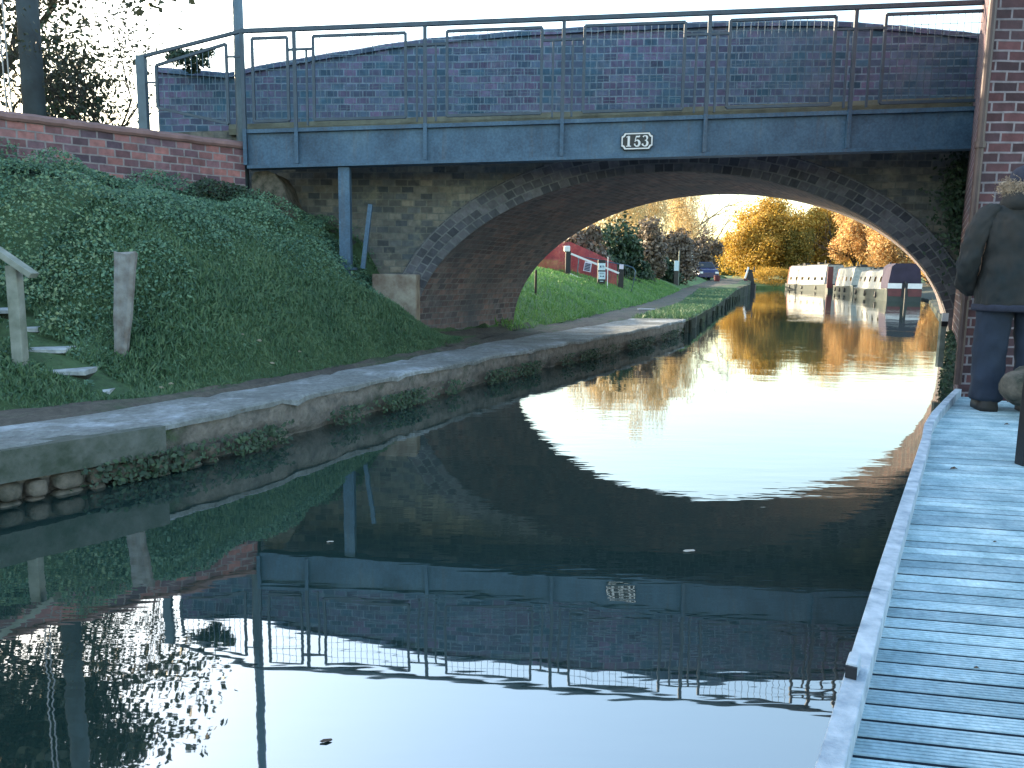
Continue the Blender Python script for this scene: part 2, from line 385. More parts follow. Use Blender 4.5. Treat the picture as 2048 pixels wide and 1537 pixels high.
w = MB(); yv = np.linspace(15.9, 88, 90); va, vb = samp_y(EDGE, yv), samp_y(COPI, yv); rows = []
for i, y in enumerate(yv):
    rows.append([Vector((*(va[i]*(1-t)+vb[i]*t), pathz(y)-.05+.05*t+(.04*math.sin(y*3+t*4) if 0 < t < 1 else 0))) for t in (0, .25, .5, .75, 1)])
w.loft(rows, closed=False, cap=False); tag(w.build('verge', M['soil'], smooth=True), kind='structure')

ds = [0, .1, .2, .3, .4, .5, .62, .75, .88, 1, 1.15, 1.3, 1.5, 1.7, 1.95, 2.2, 2.5, 2.8, 3.1, 3.5, 4, 4.5, 6, 8, 11, 15, 22, 32, 50, 90]
def bankpt(x, y, d):
    X, Y = x+NB.x*d, y+NB.y*d
    z = carve(X, Y, bankz(d, y, X))-.01 + .03*math.sin(X*5+Y*3)*min(1, d*2) + .02*math.sin(X*11-Y*7)*min(1, d)
    return (X, Y, z)
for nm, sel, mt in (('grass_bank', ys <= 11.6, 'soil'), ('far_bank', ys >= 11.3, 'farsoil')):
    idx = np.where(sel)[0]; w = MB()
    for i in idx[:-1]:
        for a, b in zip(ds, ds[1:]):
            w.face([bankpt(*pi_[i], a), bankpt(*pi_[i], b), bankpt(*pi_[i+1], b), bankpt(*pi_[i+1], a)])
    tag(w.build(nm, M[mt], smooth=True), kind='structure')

w = MB(); yd = np.linspace(9.25, 12.9, 24); pd_ = samp_y(PATH, yd); rows = []
for i, y in enumerate(yd):
    x1 = -1.30+(y-9.9)*.516 if y > 9.75 else pd_[i][0]-.25-(y-9.25)*.5
    rows.append([Vector((pd_[i][0]+.06-(pd_[i][0]+.06-x1)*t, y, .298+.008*math.sin(y*8+t*5)*(t > 0)+.07*t)) for t in (0, .33, .66, 1)])
w.loft(rows, closed=False, cap=False); tag(w.build('trodden_dirt', M['path'], smooth=True), kind='structure')
# bank that closes the view where the canal bends right
w = MB(); E2 = [(24, 86.5), (27.5, 88), (33, 92), (45, 97), (80, 103), (150, 110)]
for (a, b) in zip(E2, E2[1:]):
    for (d0, z0), (d1, z1) in zip([(0, -.4), (.1, .3), (4, 1.0), (40, 1.6)], [(.1, .3), (4, 1.0), (40, 1.6), (300, 2)]):
        w.face([(a[0], a[1]+d0, z0), (b[0], b[1]+d0, z0), (b[0], b[1]+d1, z1), (a[0], a[1]+d1, z1)])
w.face([(-200, 88, 1.3), (24, 86.5, 1.3), (24, 400, 2), (-200, 400, 2)])
tag(w.build('far_meadow', M['farsoil']), kind='structure')
# right hand bank
RE = [(-.2, -3), (.45, -.6), (1.25, .9), (2.25, 2.4), (3.62, 4.8), (4.35, 6.1), (4.5, 6.8), (4.62, 7.8), (5.5, 9.4), (6.7, 12.0), (9.5, 17), (23.3, 44), (28.9, 59), (32.0, 71), (35, 84), (41, 89), (60, 93), (150, 100)]
w = MB()
for (a, b) in zip(RE, RE[1:]):
    for (d0, z0), (d1, z1) in zip([(0, -.5), (.05, .12), (1.2, .3), (6, .9), (40, 1.8)], [(.05, .12), (1.2, .3), (6, .9), (40, 1.8), (300, 3)]):
        n = Vector((.88, -.47, 0)); w.face([(a[0]+n.x*d0, a[1]+n.y*d0, z0), (a[0]+n.x*d1, a[1]+n.y*d1, z1), (b[0]+n.x*d1, b[1]+n.y*d1, z1), (b[0]+n.x*d0, b[1]+n.y*d0, z0)])
tag(w.build('right_bank', M['darksoil']), kind='structure')

# ------------------------------------------------------------------ canal wall with coping
cw = empty('canal_wall', (-1.5, 5.5, 0), 'low grey canal edge wall with worn concrete coping beside the towpath', 'canal wall')
def inv(o, p):
    o.matrix_parent_inverse = Matrix.Translation(-p.location); o.parent = p; return o
def part(mb, name, mat, parent, **k):
    o = mb.build(name, M[mat], None, **k); o.parent = parent; o.matrix_parent_inverse = (Matrix.Translation(parent.location) @ Matrix.Rotation(parent.rotation_euler.z, 4, 'Z')).inverted(); return o
yc = np.arange(-7, 16.01, .115); ce = samp_y(EDGE, yc); cc = samp_y(COPI, yc)
w = MB(); rows = []
for i, y in enumerate(yc):
    e = Vector((*ce[i], 0)); c = Vector((*cc[i], 0)); j = .012*math.sin(y*7.3)+.01*math.sin(y*19+1)+random.uniform(-.006, .006)
    n = (e-c).normalized(); zt = .295+.006*math.sin(y*4)
    joint = (int(y*1.0/1.3) != int((y-.115)/1.3))
    if joint: zt -= .02
    rows.append([c-n*.08+Vector((0, 0, zt-.06)), c+n*.03+Vector((0, 0, zt)), e+n*(j-.02)+Vector((0, 0, zt)), e+n*j+Vector((0, 0, zt-.012)), e+n*(j-.003)+Vector((0, 0, zt-.04+random.uniform(-.012, .006)))])
w.loft(rows, closed=False, cap=False)
part(w, 'coping', 'coping', cw, smooth=False)
w = MB(); rows = []
for i, y in enumerate(yc):
    e = Vector((*ce[i], 0)); n = Vector((.9, -.43, 0)); r = []
    for z in (.28, .25, .22, .18, .14, .10, .06, .03, 0, -.06, -.5):
        r.append(e+n*(-.022+random.uniform(-.008, .008)-(random.uniform(.0, .05) if z < .13 else 0)-(.04 if z < .05 else 0))+Vector((0, 0, z)))
    rows.append(r)
w.loft(rows, closed=False, cap=False)
part(w, 'wall_face', 'wallface', cw, smooth=True)
# concrete beam under the near coping, and the row of rough stones under it
ny = np.array([-1, 1.4, 2.4, 3.35, 3.65, 4.05, 4.3]); ne = samp_y(EDGE, ny); w = MB()
rows = []
for i in range(len(ny)):
    e = Vector((*ne[i], 0)); n = Vector((.85, -.52, 0))
    rows.append([e+n*a+Vector((0, 0, z)) for a, z in ((-.1, .285), (.05, .285), (.05, .20), (.045, .125), (-.1, .125))])
w.loft(rows); part(w, 'edge_beam', 'conc_beam', cw)
y = 2.2
while y < 4.6:
    L_ = random.uniform(.08, .26); p = samp_y(EDGE, np.array([y+L_/2]))[0]; n = Vector((.85, -.52, 0)); t = Vector((.5, .86, 0)); zc = random.uniform(.045, .06)
    for hz_, zq in ((.045, zc+.012), (.04, zc-.075)):
        w = MB(); c = Vector((p[0], p[1], zq))+n*random.uniform(-.045, -.015); rr = []; L2 = L_*.95; fr_ = [random.uniform(.85, 1.1) for _ in range(14)]
        for a in np.linspace(-1, 1, 9):
            s_ = max(.25, (1-abs(a)**5))**.5
            rr.append([c+t*(a*L2*.5)+n*(math.copysign(abs(math.cos(q))**.55, math.cos(q))*.05*s_*fr_[k])+Vector((0, 0, math.copysign(abs(math.sin(q))**.55, math.sin(q))*hz_*s_*fr_[k])) for k, q in enumerate(np.linspace(0, 2*math.pi, 14, endpoint=False))])
        w.loft(rr); part(w, 'edge_stone', 'stone', cw, smooth=True)
    y += L_*.93
# rough timber edging further along
te = empty('timber_edging', (6, 22, 0), 'ragged dark timber edging of the bank beyond the bridge', 'bank edging')
w = MB(); rows = []
yy = np.linspace(15.9, 60, 160); ee = samp_y(EDGE, yy)
for i, y in enumerate(yy):
    e = Vector((*ee[i], 0)); n = Vector((.93, -.35, 0)); z = pathz(y)-.05+random.uniform(-.05, .05); q = random.uniform(-.12, .05)
    rows.append([e+n*(q-.25)+Vector((0, 0, z)), e+n*q+Vector((0, 0, z)), e+n*(q-.02)+Vector((0, 0, -.3))])
w.loft(rows, closed=False, cap=False)
for y in np.arange(16.3, 45, 2.3):
    e = samp_y(EDGE, np.array([y]))[0]; w.tube([(e[0]+.05, e[1], -.2), (e[0]+.05+random.uniform(-.05, .05), e[1], .2+random.uniform(-.06, .12))], .04, 6)
part(w, 'edging_boards', 'darksoil', te)

# ------------------------------------------------------------------ arch bridge
SK = Vector((1.29, 2.5, 0))                       # barrel runs along the canal, bridge face is skewed to it
def fy(X): return 9.9-.075*X                      # near face
CX, AR, CZ, Z0 = 2.02, 3.30, 2.07, .35
br = empty('brick_bridge', (2, 9.75, 0), 'old hump backed brick arch bridge with a parapet coloured with blue glare over the canal', 'bridge')
def arcpt(a, r=0):                                # a from pi (left) to 0 (right)
    return CX+(AR+r)*math.cos(a), Z0+(CZ+r)*math.sin(a)
NA = 56; angs = [math.pi*(1-i/NA) for i in range(NA+1)]
XL, XR, ZS = -4.55, 9.0, 2.95
def zs(X): return 2.93+.035*(X+3)                # string course height
w = MB()
def yo(X, Y): return Y
pts = [arcpt(a) for a in angs]
pts = [(CX-AR, -.6)]+pts+[(CX+AR, -.6)]
for (x0, z0), (x1, z1) in zip(pts, pts[1:]):
    if abs(x1-x0) < 1e-6: continue
    w.face([(x0, fy(x0), z0), (x1, fy(x1), z1), (x1, fy(x1), zs(x1)), (x0, fy(x0), zs(x0))])
for x0, x1 in ((XL, -3), (-3, CX-AR), (CX+AR, XR)):
    w.face([(x0, fy(x0), -.6), (x1, fy(x1), -.6), (x1, fy(x1), zs(x1)), (x0, fy(x0), zs(x0))])
# far face
for (x0, z0), (x1, z1) in zip(pts, pts[1:]):
    if abs(x1-x0) < 1e-6: continue
    w.face([(x0+SK.x, fy(x0)+SK.y, z0), (x1+SK.x, fy(x1)+SK.y, z1), (x1+SK.x, fy(x1)+SK.y, 3.9), (x0+SK.x, fy(x0)+SK.y, 3.9)])
for x0, x1 in ((XL-1.3, CX-AR), (CX+AR, XR)):
    w.face([(x0+SK.x, fy(x0)+SK.y, -.6), (x1+SK.x, fy(x1)+SK.y, -.6), (x1+SK.x, fy(x1)+SK.y, 3.7), (x0+SK.x, fy(x0)+SK.y, 3.7)])
w.face([(XL, fy(XL), -.6), (XL, fy(XL), zs(XL)), (XL, fy(XL)+2.5, zs(XL)), (XL, fy(XL)+2.5, -.6)])
part(w, 'spandrel_wall', 'spandrel', br)
w = MB(); s = 0
for (x0, z0), (x1, z1) in zip(pts, pts[1:]):
    L_ = math.hypot(x1-x0, z1-z0)
    for k in range(4):
        t0, t1 = k/4, (k+1)/4
        A = (x0+SK.x*t0, fy(x0)+SK.y*t0, z0); B = (x1+SK.x*t0, fy(x1)+SK.y*t0, z1)
        C = (x1+SK.x*t1, fy(x1)+SK.y*t1, z1); D = (x0+SK.x*t1, fy(x0)+SK.y*t1, z0)
        w.face([A, B, C, D], [(t0*2.8, s), (t0*2.8, s+L_), (t1*2.8, s+L_), (t1*2.8, s)])
    s += L_
part(w, 'arch_barrel', 'barrel', br, smooth=True, weld=True)
w = MB(); s = 0
for a0, a1 in zip(angs, angs[1:]):
    i0, i1 = arcpt(a0, .004), arcpt(a1, .004); o0, o1 = arcpt(a0, .34), arcpt(a1, .34); L_ = math.hypot(i1[0]-i0[0], i1[1]-i0[1])
    f = lambda p, d: (p[0], fy(p[0])-d, p[1])
    w.face([f(i0, .03), f(i1, .03), f(o1, .03), f(o0, .03)], [(s, 0), (s+L_, 0), (s+L_, .34), (s, .34)])
    w.face([f(o0, .03), f(o1, .03), f(o1, -.01), f(o0, -.01)]); w.face([f(i0, .03), f(i0, -.01), f(i1, -.01), f(i1, .03)]); s += L_
part(w, 'arch_ring', 'ring', br)
# parapet with humped coping
PT = [(-4.55, 3.69), (-4.2, 3.66), (-3.59, 3.62), (-3.2, 3.71), (-2.18, 3.87), (-1.12, 4.01), (.1, 4.09), (1.2, 4.14), (2.17, 4.17), (3.1, 4.18), (3.9, 4.16), (4.75, 4.08), (5.45, 4.0), (9, 3.6)]
px_ = np.linspace(-4.55, 9, 90); pzz = np.interp(px_, [p[0] for p in PT], [p[1] for p in PT])
w = MB(); rows = []
for x, z in zip(px_, pzz):
    rows.append([Vector((x, fy(x)+.02, zs(x))), Vector((x, fy(x)+.02, z-.08)), Vector((x, fy(x)+.36, z-.08)), Vector((x, fy(x)+.36, zs(x)))])
for r1, r2 in zip(rows, rows[1:]):
    for k in (0, 2, 3): w.face([r1[k], r2[k], r2[(k+1) % 4], r1[(k+1) % 4]])
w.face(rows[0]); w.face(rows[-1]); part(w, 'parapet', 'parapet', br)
w = MB(); rows = []
for x, z in zip(px_, pzz):
    j = random.uniform(-.006, .006); z += j
    rows.append([Vector((x, fy(x)+a, z+b)) for a, b in ((-.02, -.08), (-.02, -.03), (.03, -.004), (.33, -.004), (.38, -.03), (.38, -.08))])
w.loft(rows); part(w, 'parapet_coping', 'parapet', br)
w = MB(); rows = []
for x in np.linspace(-3.6, 9, 60):
    rows.append([Vector((x, fy(x)+a, zs(x)+b+random.uniform(-.004, .004))) for a, b in ((.01, -.07), (-.07, -.07), (-.08, .0), (-.06, .06), (.03, .075))])
w.loft(rows); part(w, 'string_course', 'string', br)
w = MB(); w.face([(XL, fy(XL)+.3, 3.0), (XR, fy(XR)+.3, 3.1), (XR+1.2, fy(XR)+2.5, 3.1), (XL+1.2, fy(XL)+2.5, 3.0)])
w.box(XL, -4.5+1, 12.3, 12.6, -.5, 3.7); part(w, 'road_deck', 'darksoil', br)
# low pale concrete block at the foot of the arch
w = MB(); a = py(748, 548, 9.72); b = py(836, 620, 9.72)
w.box(a.x, b.x, 9.55, 9.96, .2, a.z); part(w, 'concrete_block', 'concrete', br, bevel=.02)
# curved end buttress at the left
w = MB(); prof = [(-3.12, 1.0), (-3.12, 2.25), (-3.08, 2.31), (-2.93, 2.33), (-2.84, 2.29), (-2.76, 2.18), (-2.68, 1.95), (-2.56, 1.7), (-2.38, 1.5), (-2.1, 1.3), (-2.0, 1.0)]
w.loft([[Vector((x, y_, z)) for x, z in prof] for y_ in (9.45, 9.60, 10.0)]); part(w, 'buttress', 'stone', br)

ap = MB(); ap.box(-60, XL-.01, 10.25, 12.8, -.5, 2.88); tag(ap.build('approach_road', M['soil']), kind='structure')

# ------------------------------------------------------------------ steel footbridge in front
def by(X): return 9.06-.075*(X-1)
def sl_(X): return .030*(X+3.1)
fb = empty('footbridge', (1, 9.06, 0), 'steel footbridge beam with mesh railing running in front of the brick bridge', 'footbridge')
XA, XB = -3.12, 9.0
def strip(mb, z0, z1, d0, d1, xa=XA, xb=XB, step=1.5):
    xs = [xa, xb]
    mb.loft([[Vector((x, by(x)+a, b+sl_(x))) for a, b in ((d0, z0), (d0, z1), (d1, z1), (d1, z0))] for x in xs]); return mb
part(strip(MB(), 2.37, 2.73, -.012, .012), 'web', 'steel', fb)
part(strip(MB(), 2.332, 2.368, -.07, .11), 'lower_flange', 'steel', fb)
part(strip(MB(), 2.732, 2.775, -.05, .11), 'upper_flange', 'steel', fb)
part(strip(MB(), 2.60, 2.66, .115, .62), 'walkway_slab', 'darksoil', fb)
posts = [-3.14, -2.53, -1.03, .52, 2.1, 3.64, 5.16, 6.7]
def rt_(X): return 3.87+.027*(X+2.6)
for X in posts:
    w = MB(); y = by(X)-.03
    w.bar((X, y-.02, rt_(X)), (X, y-.02, 2.78+sl_(X)), .04, .03, (0, 1, 0)); part(w, 'post', 'steelrail', fb)
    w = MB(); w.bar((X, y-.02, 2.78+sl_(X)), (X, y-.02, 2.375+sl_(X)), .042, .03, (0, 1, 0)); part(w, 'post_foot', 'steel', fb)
w = MB(); w.bar((-3.14, by(-3.14)-.05, rt_(-3.14)), (9, by(9)-.05, rt_(9)), .045, .045); w.bar((-4.35, by(-4.35)-.03, 3.59), (-3.14, by(-3.14)-.05, rt_(-3.14)), .035, .035)
part(w, 'top_rail', 'steelrail', fb)
w = MB(); w.bar((-4.35, by(-4.35)-.03, 3.60), (-4.35, by(-4.35)-.03, 2.2), .10, .08, (0, 1, 0)); part(w, 'end_post', 'lamp', fb)
panels = [(-3.02, -2.61), (-2.31, -1.25), (-.78, .28), (.75, 1.84), (2.32, 3.43), (3.95, 4.98), (5.4, 6.4)]
for (a, b) in panels:
    zt = lambda X: rt_(X)-.085; zb = lambda X: 2.86+sl_(X)*.9; Y = lambda X: by(X)-.05
    w = MB()
    w.bar((a, Y(a), zt(a)), (b, Y(b), zt(b)), .03); w.bar((a, Y(a), zb(a)), (b, Y(b), zb(b)), .03)
    w.bar((a, Y(a), zb(a)), (a, Y(a), zt(a)), .03); w.bar((b, Y(b), zb(b)), (b, Y(b), zt(b)), .03)
    fr = part(w, 'panel_frame', 'steelrail', fb)
    w = MB(); n = int((b-a)/.072)
    for k in range(1, n):
        x = a+(b-a)*k/n; w.bar((x, Y(x), zb(x)), (x, Y(x), zt(x)), .005)
    for k in range(1, 8):
        t = k/8; w.bar((a, Y(a)+.006, zb(a)*(1-t)+zt(a)*t), (b, Y(b)+.006, zb(b)*(1-t)+zt(b)*t), .004)
    o = w.build('wire_mesh', M['mesh']); o.parent = fr
# link bars between panels
for (a, b) in zip(panels, panels[1:]):
    w = MB(); x0, x1 = a[1], b[0]; z = lambda X: rt_(X)-.22; Y = lambda X: by(X)-.05
    w.bar((x0, Y(x0), z(x0)), (x1, Y(x1), z(x1)), .025)
    for t in (.27, .73):
        x = x0+(x1-x0)*t; w.bar((x, Y(x), z(x)), (x, Y(x), 2.80+sl_(x)), .022)
    part(w, 'link_bar', 'steelrail', fb)
# sloping end panel
w = MB(); Y = by(-3.8)-.03; e = [(-4.17, 3.02), (-4.17, 3.49), (-3.33, 3.72), (-3.33, 2.84)]
for p, q in zip(e, e[1:]+e[:1]): w.bar((p[0], by(p[0])-.04, p[1]), (q[0], by(q[0])-.04, q[1]), .03)
w.bar((-3.33, by(-3.33)-.04, 3.58), (-3.14, by(-3.14)-.04, 3.58), .02); w.bar((-4.35, by(-4.35)-.04, 3.3), (-4.17, by(-4.17)-.04, 3.3), .02)
fr = part(w, 'panel_frame', 'steelrail', fb)
w = MB()
for k in range(1, 12):
    x = -4.17+.84*k/12; w.bar((x, by(x)-.04, 3.02-.18*k/12), (x, by(x)-.04, 3.49+.23*k/12), .005)
o = w.build('wire_mesh', M['mesh']); o.parent = fr
w = MB(); w.box(-2.05, -1.92, by(-2)-.03, by(-2)+.09, .6, 2.36); w.box(-2.10, -1.87, by(-2)-.06, by(-2)+.12, 1.18, 1.21)
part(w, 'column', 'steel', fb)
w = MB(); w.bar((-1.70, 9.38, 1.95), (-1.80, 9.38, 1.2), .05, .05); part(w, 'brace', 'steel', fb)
# number plate 153
pc = Vector((1.36, by(1.36)-.045, 2.65)); T = Vector((1, -.075, .03)).normalized(); Uv = Vector((0, 0, 1)); Nf = Vector((-.075, -1, 0)).normalized()
def PP(x, z, d): return pc+T*x+Uv*z+Nf*d
def flat(mb, poly, d0, d1):
    A = [PP(x, z, d0) for x, z in poly]; B = [PP(x, z, d1) for x, z in poly]; n = len(poly)
    mb.face(B)
    for i in range(n): mb.face([A[i], A[(i+1) % n], B[(i+1) % n], B[i]])
Wp, Hp, cn = .172, .088, .035
def octo(w_, h_, c_): return [(-w_+c_, -h_), (w_-c_, -h_), (w_-c_*.55, -h_+c_*.75), (w_, -h_+c_), (w_, h_-c_), (w_-c_*.55, h_-c_*.75), (w_-c_, h_), (-w_+c_, h_), (-w_+c_*.55, h_-c_*.75), (-w_, h_-c_), (-w_, -h_+c_), (-w_+c_*.55, -h_+c_*.75)]
w = MB(); flat(w, octo(Wp+.006, Hp+.006, cn), -.045, .0); plate = part(w, 'number_plate', 'black', fb)
w = MB(); oo, ii = octo(Wp, Hp, cn), octo(Wp-.014, Hp-.014, cn)
for k in range(12):
    q = (k+1) % 12; w.face([PP(*oo[k], .004), PP(*oo[q], .004), PP(*ii[q], .004), PP(*ii[k], .004)])
o = w.build('plate_border', M['white']); o.parent = plate
def stroke(mb, pts, wd):
    for i in range(len(pts)-1):
        (x0, z0), (x1, z1) = pts[i], pts[i+1]; d = Vector((x1-x0, z1-z0)).normalized(); n = Vector((-d.y, d.x)); e = d*.0015
        a, b = wd[i]/2, wd[i+1]/2
        mb.face([PP(x0-e.x+n.x*a, z0-e.y+n.y*a, .005+i*1e-5), PP(x0-e.x-n.x*a, z0-e.y-n.y*a, .005+i*1e-5), PP(x1+e.x-n.x*b, z1+e.y-n.y*b, .005+i*1e-5), PP(x1+e.x+n.x*b, z1+e.y+n.y*b, .005+i*1e-5)])
w = MB(); x = -.092
stroke(w, [(x, -.052), (x, .055)], [.026, .026]); stroke(w, [(x-.026, -.054), (x+.026, -.054)], [.011, .011]); stroke(w, [(x-.025, .045), (x, .054)], [.009, .012])
d1 = w.build('digit', M['white']); d1.parent = plate
w = MB(); x = 0
stroke(w, [(x+.030, .058), (x+.024, .048), (x-.012, .048)], [.006, .018, .014]); stroke(w, [(x-.010, .050), (x-.020, .008)], [.009, .009])
A_ = [math.radians(t) for t in range(150, -171, -20)]
stroke(w, [(x+.000+.027*math.cos(t), -.024+.033*math.sin(t)) for t in A_], [.010, .009, .010, .013, .017, .021, .024, .025, .025, .024, .021, .018, .015, .013, .012, .014, .018][:len(A_)])
d2 = w.build('digit', M['white']); d2.parent = plate
w = MB(); x = .090
A_ = [math.radians(t) for t in range(150, -91, -20)]
stroke(w, [(x-.002+.024*math.cos(t), .030+.026*math.sin(t)) for t in A_], [.018, .013, .009, .009, .013, .018, .021, .020, .017, .013, .010, .008, .008][:len(A_)])
A_ = [math.radians(t) for t in range(90, -171, -20)]
stroke(w, [(x-.002+.028*math.cos(t), -.026+.031*math.sin(t)) for t in A_], [.008, .010, .015, .020, .024, .025, .024, .020, .015, .011, .010, .012, .018, .02][:len(A_)])
d3 = w.build('digit', M['white']); d3.parent = plate

# ------------------------------------------------------------------ red brick wing wall (left)
wd = Vector((1.08, 1, 0)).normalized(); wn = Vector((wd.y, -wd.x, 0)); W1 = Vector((-3.17, 9.38, 0)); W0 = W1-wd*11
ww = empty('brick_wall', W0+wd*8, 'red brick retaining wall with a rounded coping above the leafy bank', 'wall')
def wp(s, d, z): p = W1-wd*s-wn*d*-1; return Vector((p.x, p.y, z))
w = MB()
S = np.linspace(0, 11, 30)
for a, b in zip(S, S[1:]):
    w.face([wp(a, 0, .8), wp(b, 0, .8), wp(b, 0, 2.56), wp(a, 0, 2.56)]); w.face([wp(a, -.3, .8), wp(b, -.3, .8), wp(b, -.3, 2.56), wp(a, -.3, 2.56)])
w.face([wp(0, 0, .8), wp(0, -.3, .8), wp(0, -.3, 2.56), wp(0, 0, 2.56)])
part(w, 'wall', 'wing', ww)
w = MB(); rows = []
for s in np.linspace(-.03, 11, 140):
    j = random.uniform(-.004, .004)
    rows.append([wp(s, d, z+j) for d, z in ((.02, 2.56), (.035, 2.585), (.02, 2.62), (-.06, 2.655), (-.2, 2.655), (-.33, 2.62), (-.33, 2.56))])
w.loft(rows); part(w, 'coping', 'brickcap', ww)

# ------------------------------------------------------------------ plum brick building corner (right) with drainpipe
pb = empty('brick_building', (3.75, 6.45, 0), 'dark red brick building corner rising beside the jetty at the right', 'building')
w = MB(); c0 = Vector((3.74, 6.45, 0)); c1 = Vector((5.28, 9.35, 0)); c2 = Vector((9.5, 6.2, 0)); c3 = Vector((10, 9.2, 0))
f4 = lambda a, b, z0=-.3, z1=6.5: [(a.x, a.y, z0), (b.x, b.y, z0), (b.x, b.y, z1), (a.x, a.y, z1)]
w.face(f4(c0, c2)); w.face(f4(c0, c1)); w.face(f4(c1, c3)); w.face(f4(c2, c3)); w.face([(p.x, p.y, 6.5) for p in (c0, c1, c3, c2)])
part(w, 'wall', 'pier', pb)
w = MB(); xp, yp = 3.70, 6.40
w.tube([(xp, yp, .3), (xp, yp, 6.4)], .030, 10)
for z in (1.0, 2.2, 3.4): w.tube([(xp, yp, z), (xp, yp, z+.05)], .042, 10)
part(w, 'drainpipe', 'pipe', pb, smooth=False)
w = MB(); w.bar((3.745, 6.44, .3), (3.745, 6.44, 6.4), .012, .012); part(w, 'corner_bead', 'brickcap', pb)

# ------------------------------------------------------------------ poles
lp = empty('lamp_post', (-3.25, 9.62, 1.6), 'slim grey blue lamp column standing at the wall end by the footbridge', 'lamp post')
w = MB(); w.tube([(-3.25, 9.55, 1.6), (-3.25, 9.55, 3.0), (-3.25, 9.55, 8.0)], [.07, .062, .045], 14); part(w, 'column', 'lamp', lp, smooth=True)
w = MB(); w.tube([(-3.25, 9.55, 8.0), (-3.25, 9.4, 8.25), (-3.2, 8.8, 8.35)], [.03, .03, .03], 8); w.box(-3.28, -3.12, 8.3, 8.85, 8.3, 8.4); part(w, 'lantern', 'lamp', lp)
P0 = py(62, 120, 9.6)
tp = empty('telegraph_pole', (P0.x, 9.6, 2.0), 'thick dark telegraph pole behind the red brick wall', 'pole')
w = MB(); w.tube([(P0.x, 9.6, 1.8), (P0.x, 9.6, 5), (P0.x, 9.6, 9.5)], [.13, .115, .09], 16); part(w, 'shaft', 'pole', tp, smooth=True)
w = MB(); w.bar((P0.x-.6, 9.45, 8.9), (P0.x+.6, 9.45, 8.9), .09); part(w, 'crossarm', 'pole', tp)
for dx in (-.19, -.25):
    o = MB().tube([(P0.x+dx, 9.5, 2.0), (P0.x+dx-.06, 9.5, 5.6)], .009, 6).build('stay_rod', M['tin'])
    tag(o, 'thin pale stay rod beside the telegraph pole, '+('nearer to it' if dx > -.2 else 'farther from it'), 'stay rod', 'pale stay rods')

# ------------------------------------------------------------------ jetty
JL = [(-1.0, -1.5), (-.2, 0), (.57, 1.32), (1.15, 2.32), (2.36, 4.38), (2.57, 4.76), (2.82, 5.16), (3.09, 5.55), (3.38, 5.97), (3.7, 6.42)]
JP, JD = pl(JL); DZ = .2; JW = .70
jt = empty('jetty', (1, 2, 0), 'frosted pale blue timber jetty with grooved boards along the water', 'jetty')
def jat(s):
    x = np.interp(s, JD, JP[:, 0]); y = np.interp(s, JD, JP[:, 1]); return Vector((x, y, 0))
def jfr(s): t = (jat(s+.25)-jat(s-.25)).normalized(); return t, Vector((t.y, -t.x, 0))
w = MB(); s = .05; pitch = .076; BD = Vector((.985, -.17, 0)); BT = Vector((.17, .985, 0)); Ltot = JD[-1]
while s < Ltot-.1:
    t, n = jfr(s); a = jat(s)
    wid = JW/max(.5, BD.dot(n))+random.uniform(-.004, .004); wf = 1
    if s > Ltot-.7: wid *= max(.15, 1-(s-(Ltot-.7))*1.1)
    dz = random.uniform(-.0012, .0012); nr = 5; pw = pitch*.947-.0115
    # ribbed profile
    prof = []; bt = random.random()
    for k in range(nr):
        u0 = pw*k/nr; u1 = pw*(k+1)/nr
        prof += [(u0, -.003), (u0+(u1-u0)*.12, 0), (u0+(u1-u0)*.75, 0), (u0+(u1-u0)*.88, -.003)]
    skew = t*1 
    L1 = [a+BT*u+BD*(u*(t.x*.985-t.y*.17)+.002)+Vector((0, 0, DZ+z+dz)) for u, z in prof]; R1 = [p+BD*wid for p in L1]
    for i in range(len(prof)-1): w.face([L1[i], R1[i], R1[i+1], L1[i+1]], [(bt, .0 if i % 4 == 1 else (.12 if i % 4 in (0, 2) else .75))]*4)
    for (A, B) in ((L1[0], R1[0]), (R1[-1], L1[-1])):
        w.face([A, B, B-Vector((0, 0, .025)), A-Vector((0, 0, .025))], [(0, 1)]*4)
    w.face([R1[0], R1[-1], R1[-1]-Vector((0, 0, .025)), R1[0]-Vector((0, 0, .025))])
    s += pitch
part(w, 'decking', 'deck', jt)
# edge rails in lengths
cuts = [0, 1.35, 2.65, 4.2, 5.62, 6.6, 7.4, Ltot]
for a, b in zip(cuts, cuts[1:]):
    rows = []
    for s in np.linspace(a+.004, b-.004, 6):
        t, n = jfr(s); p = jat(s); rows.append([p+n*u+Vector((0, 0, z)) for u, z in ((-.002, .19), (-.002, .262), (.045, .262), (.045, .19))])
    part(MB().loft(rows), 'edge_rail', 'frost', jt, bevel=.003)
w = MB(); rows = []
for s in np.linspace(0, Ltot, 30):
    t, n = jfr(s); p = jat(s); rows.append([p+n*u+Vector((0, 0, z)) for u, z in ((.004, .02), (.004, .189), (.05, .189), (.05, .02))])
w.loft(rows)
rows = []
for s in np.linspace(0, Ltot-1.0, 30):
    t, n = jfr(s); p = jat(s); rows.append([p+n*u+Vector((0, 0, z)) for u, z in ((.60, .0), (.60, .172), (.65, .172), (.65, .0))])
w.loft(rows)
for s in (.8, 2.2, 3.7, 5.2, 6.8):
    t, n = jfr(s); p = jat(s)+n*.08; w.tube([(p.x, p.y, -.8), (p.x, p.y, .165)], .05, 8)
part(w, 'joists', 'timber', jt)
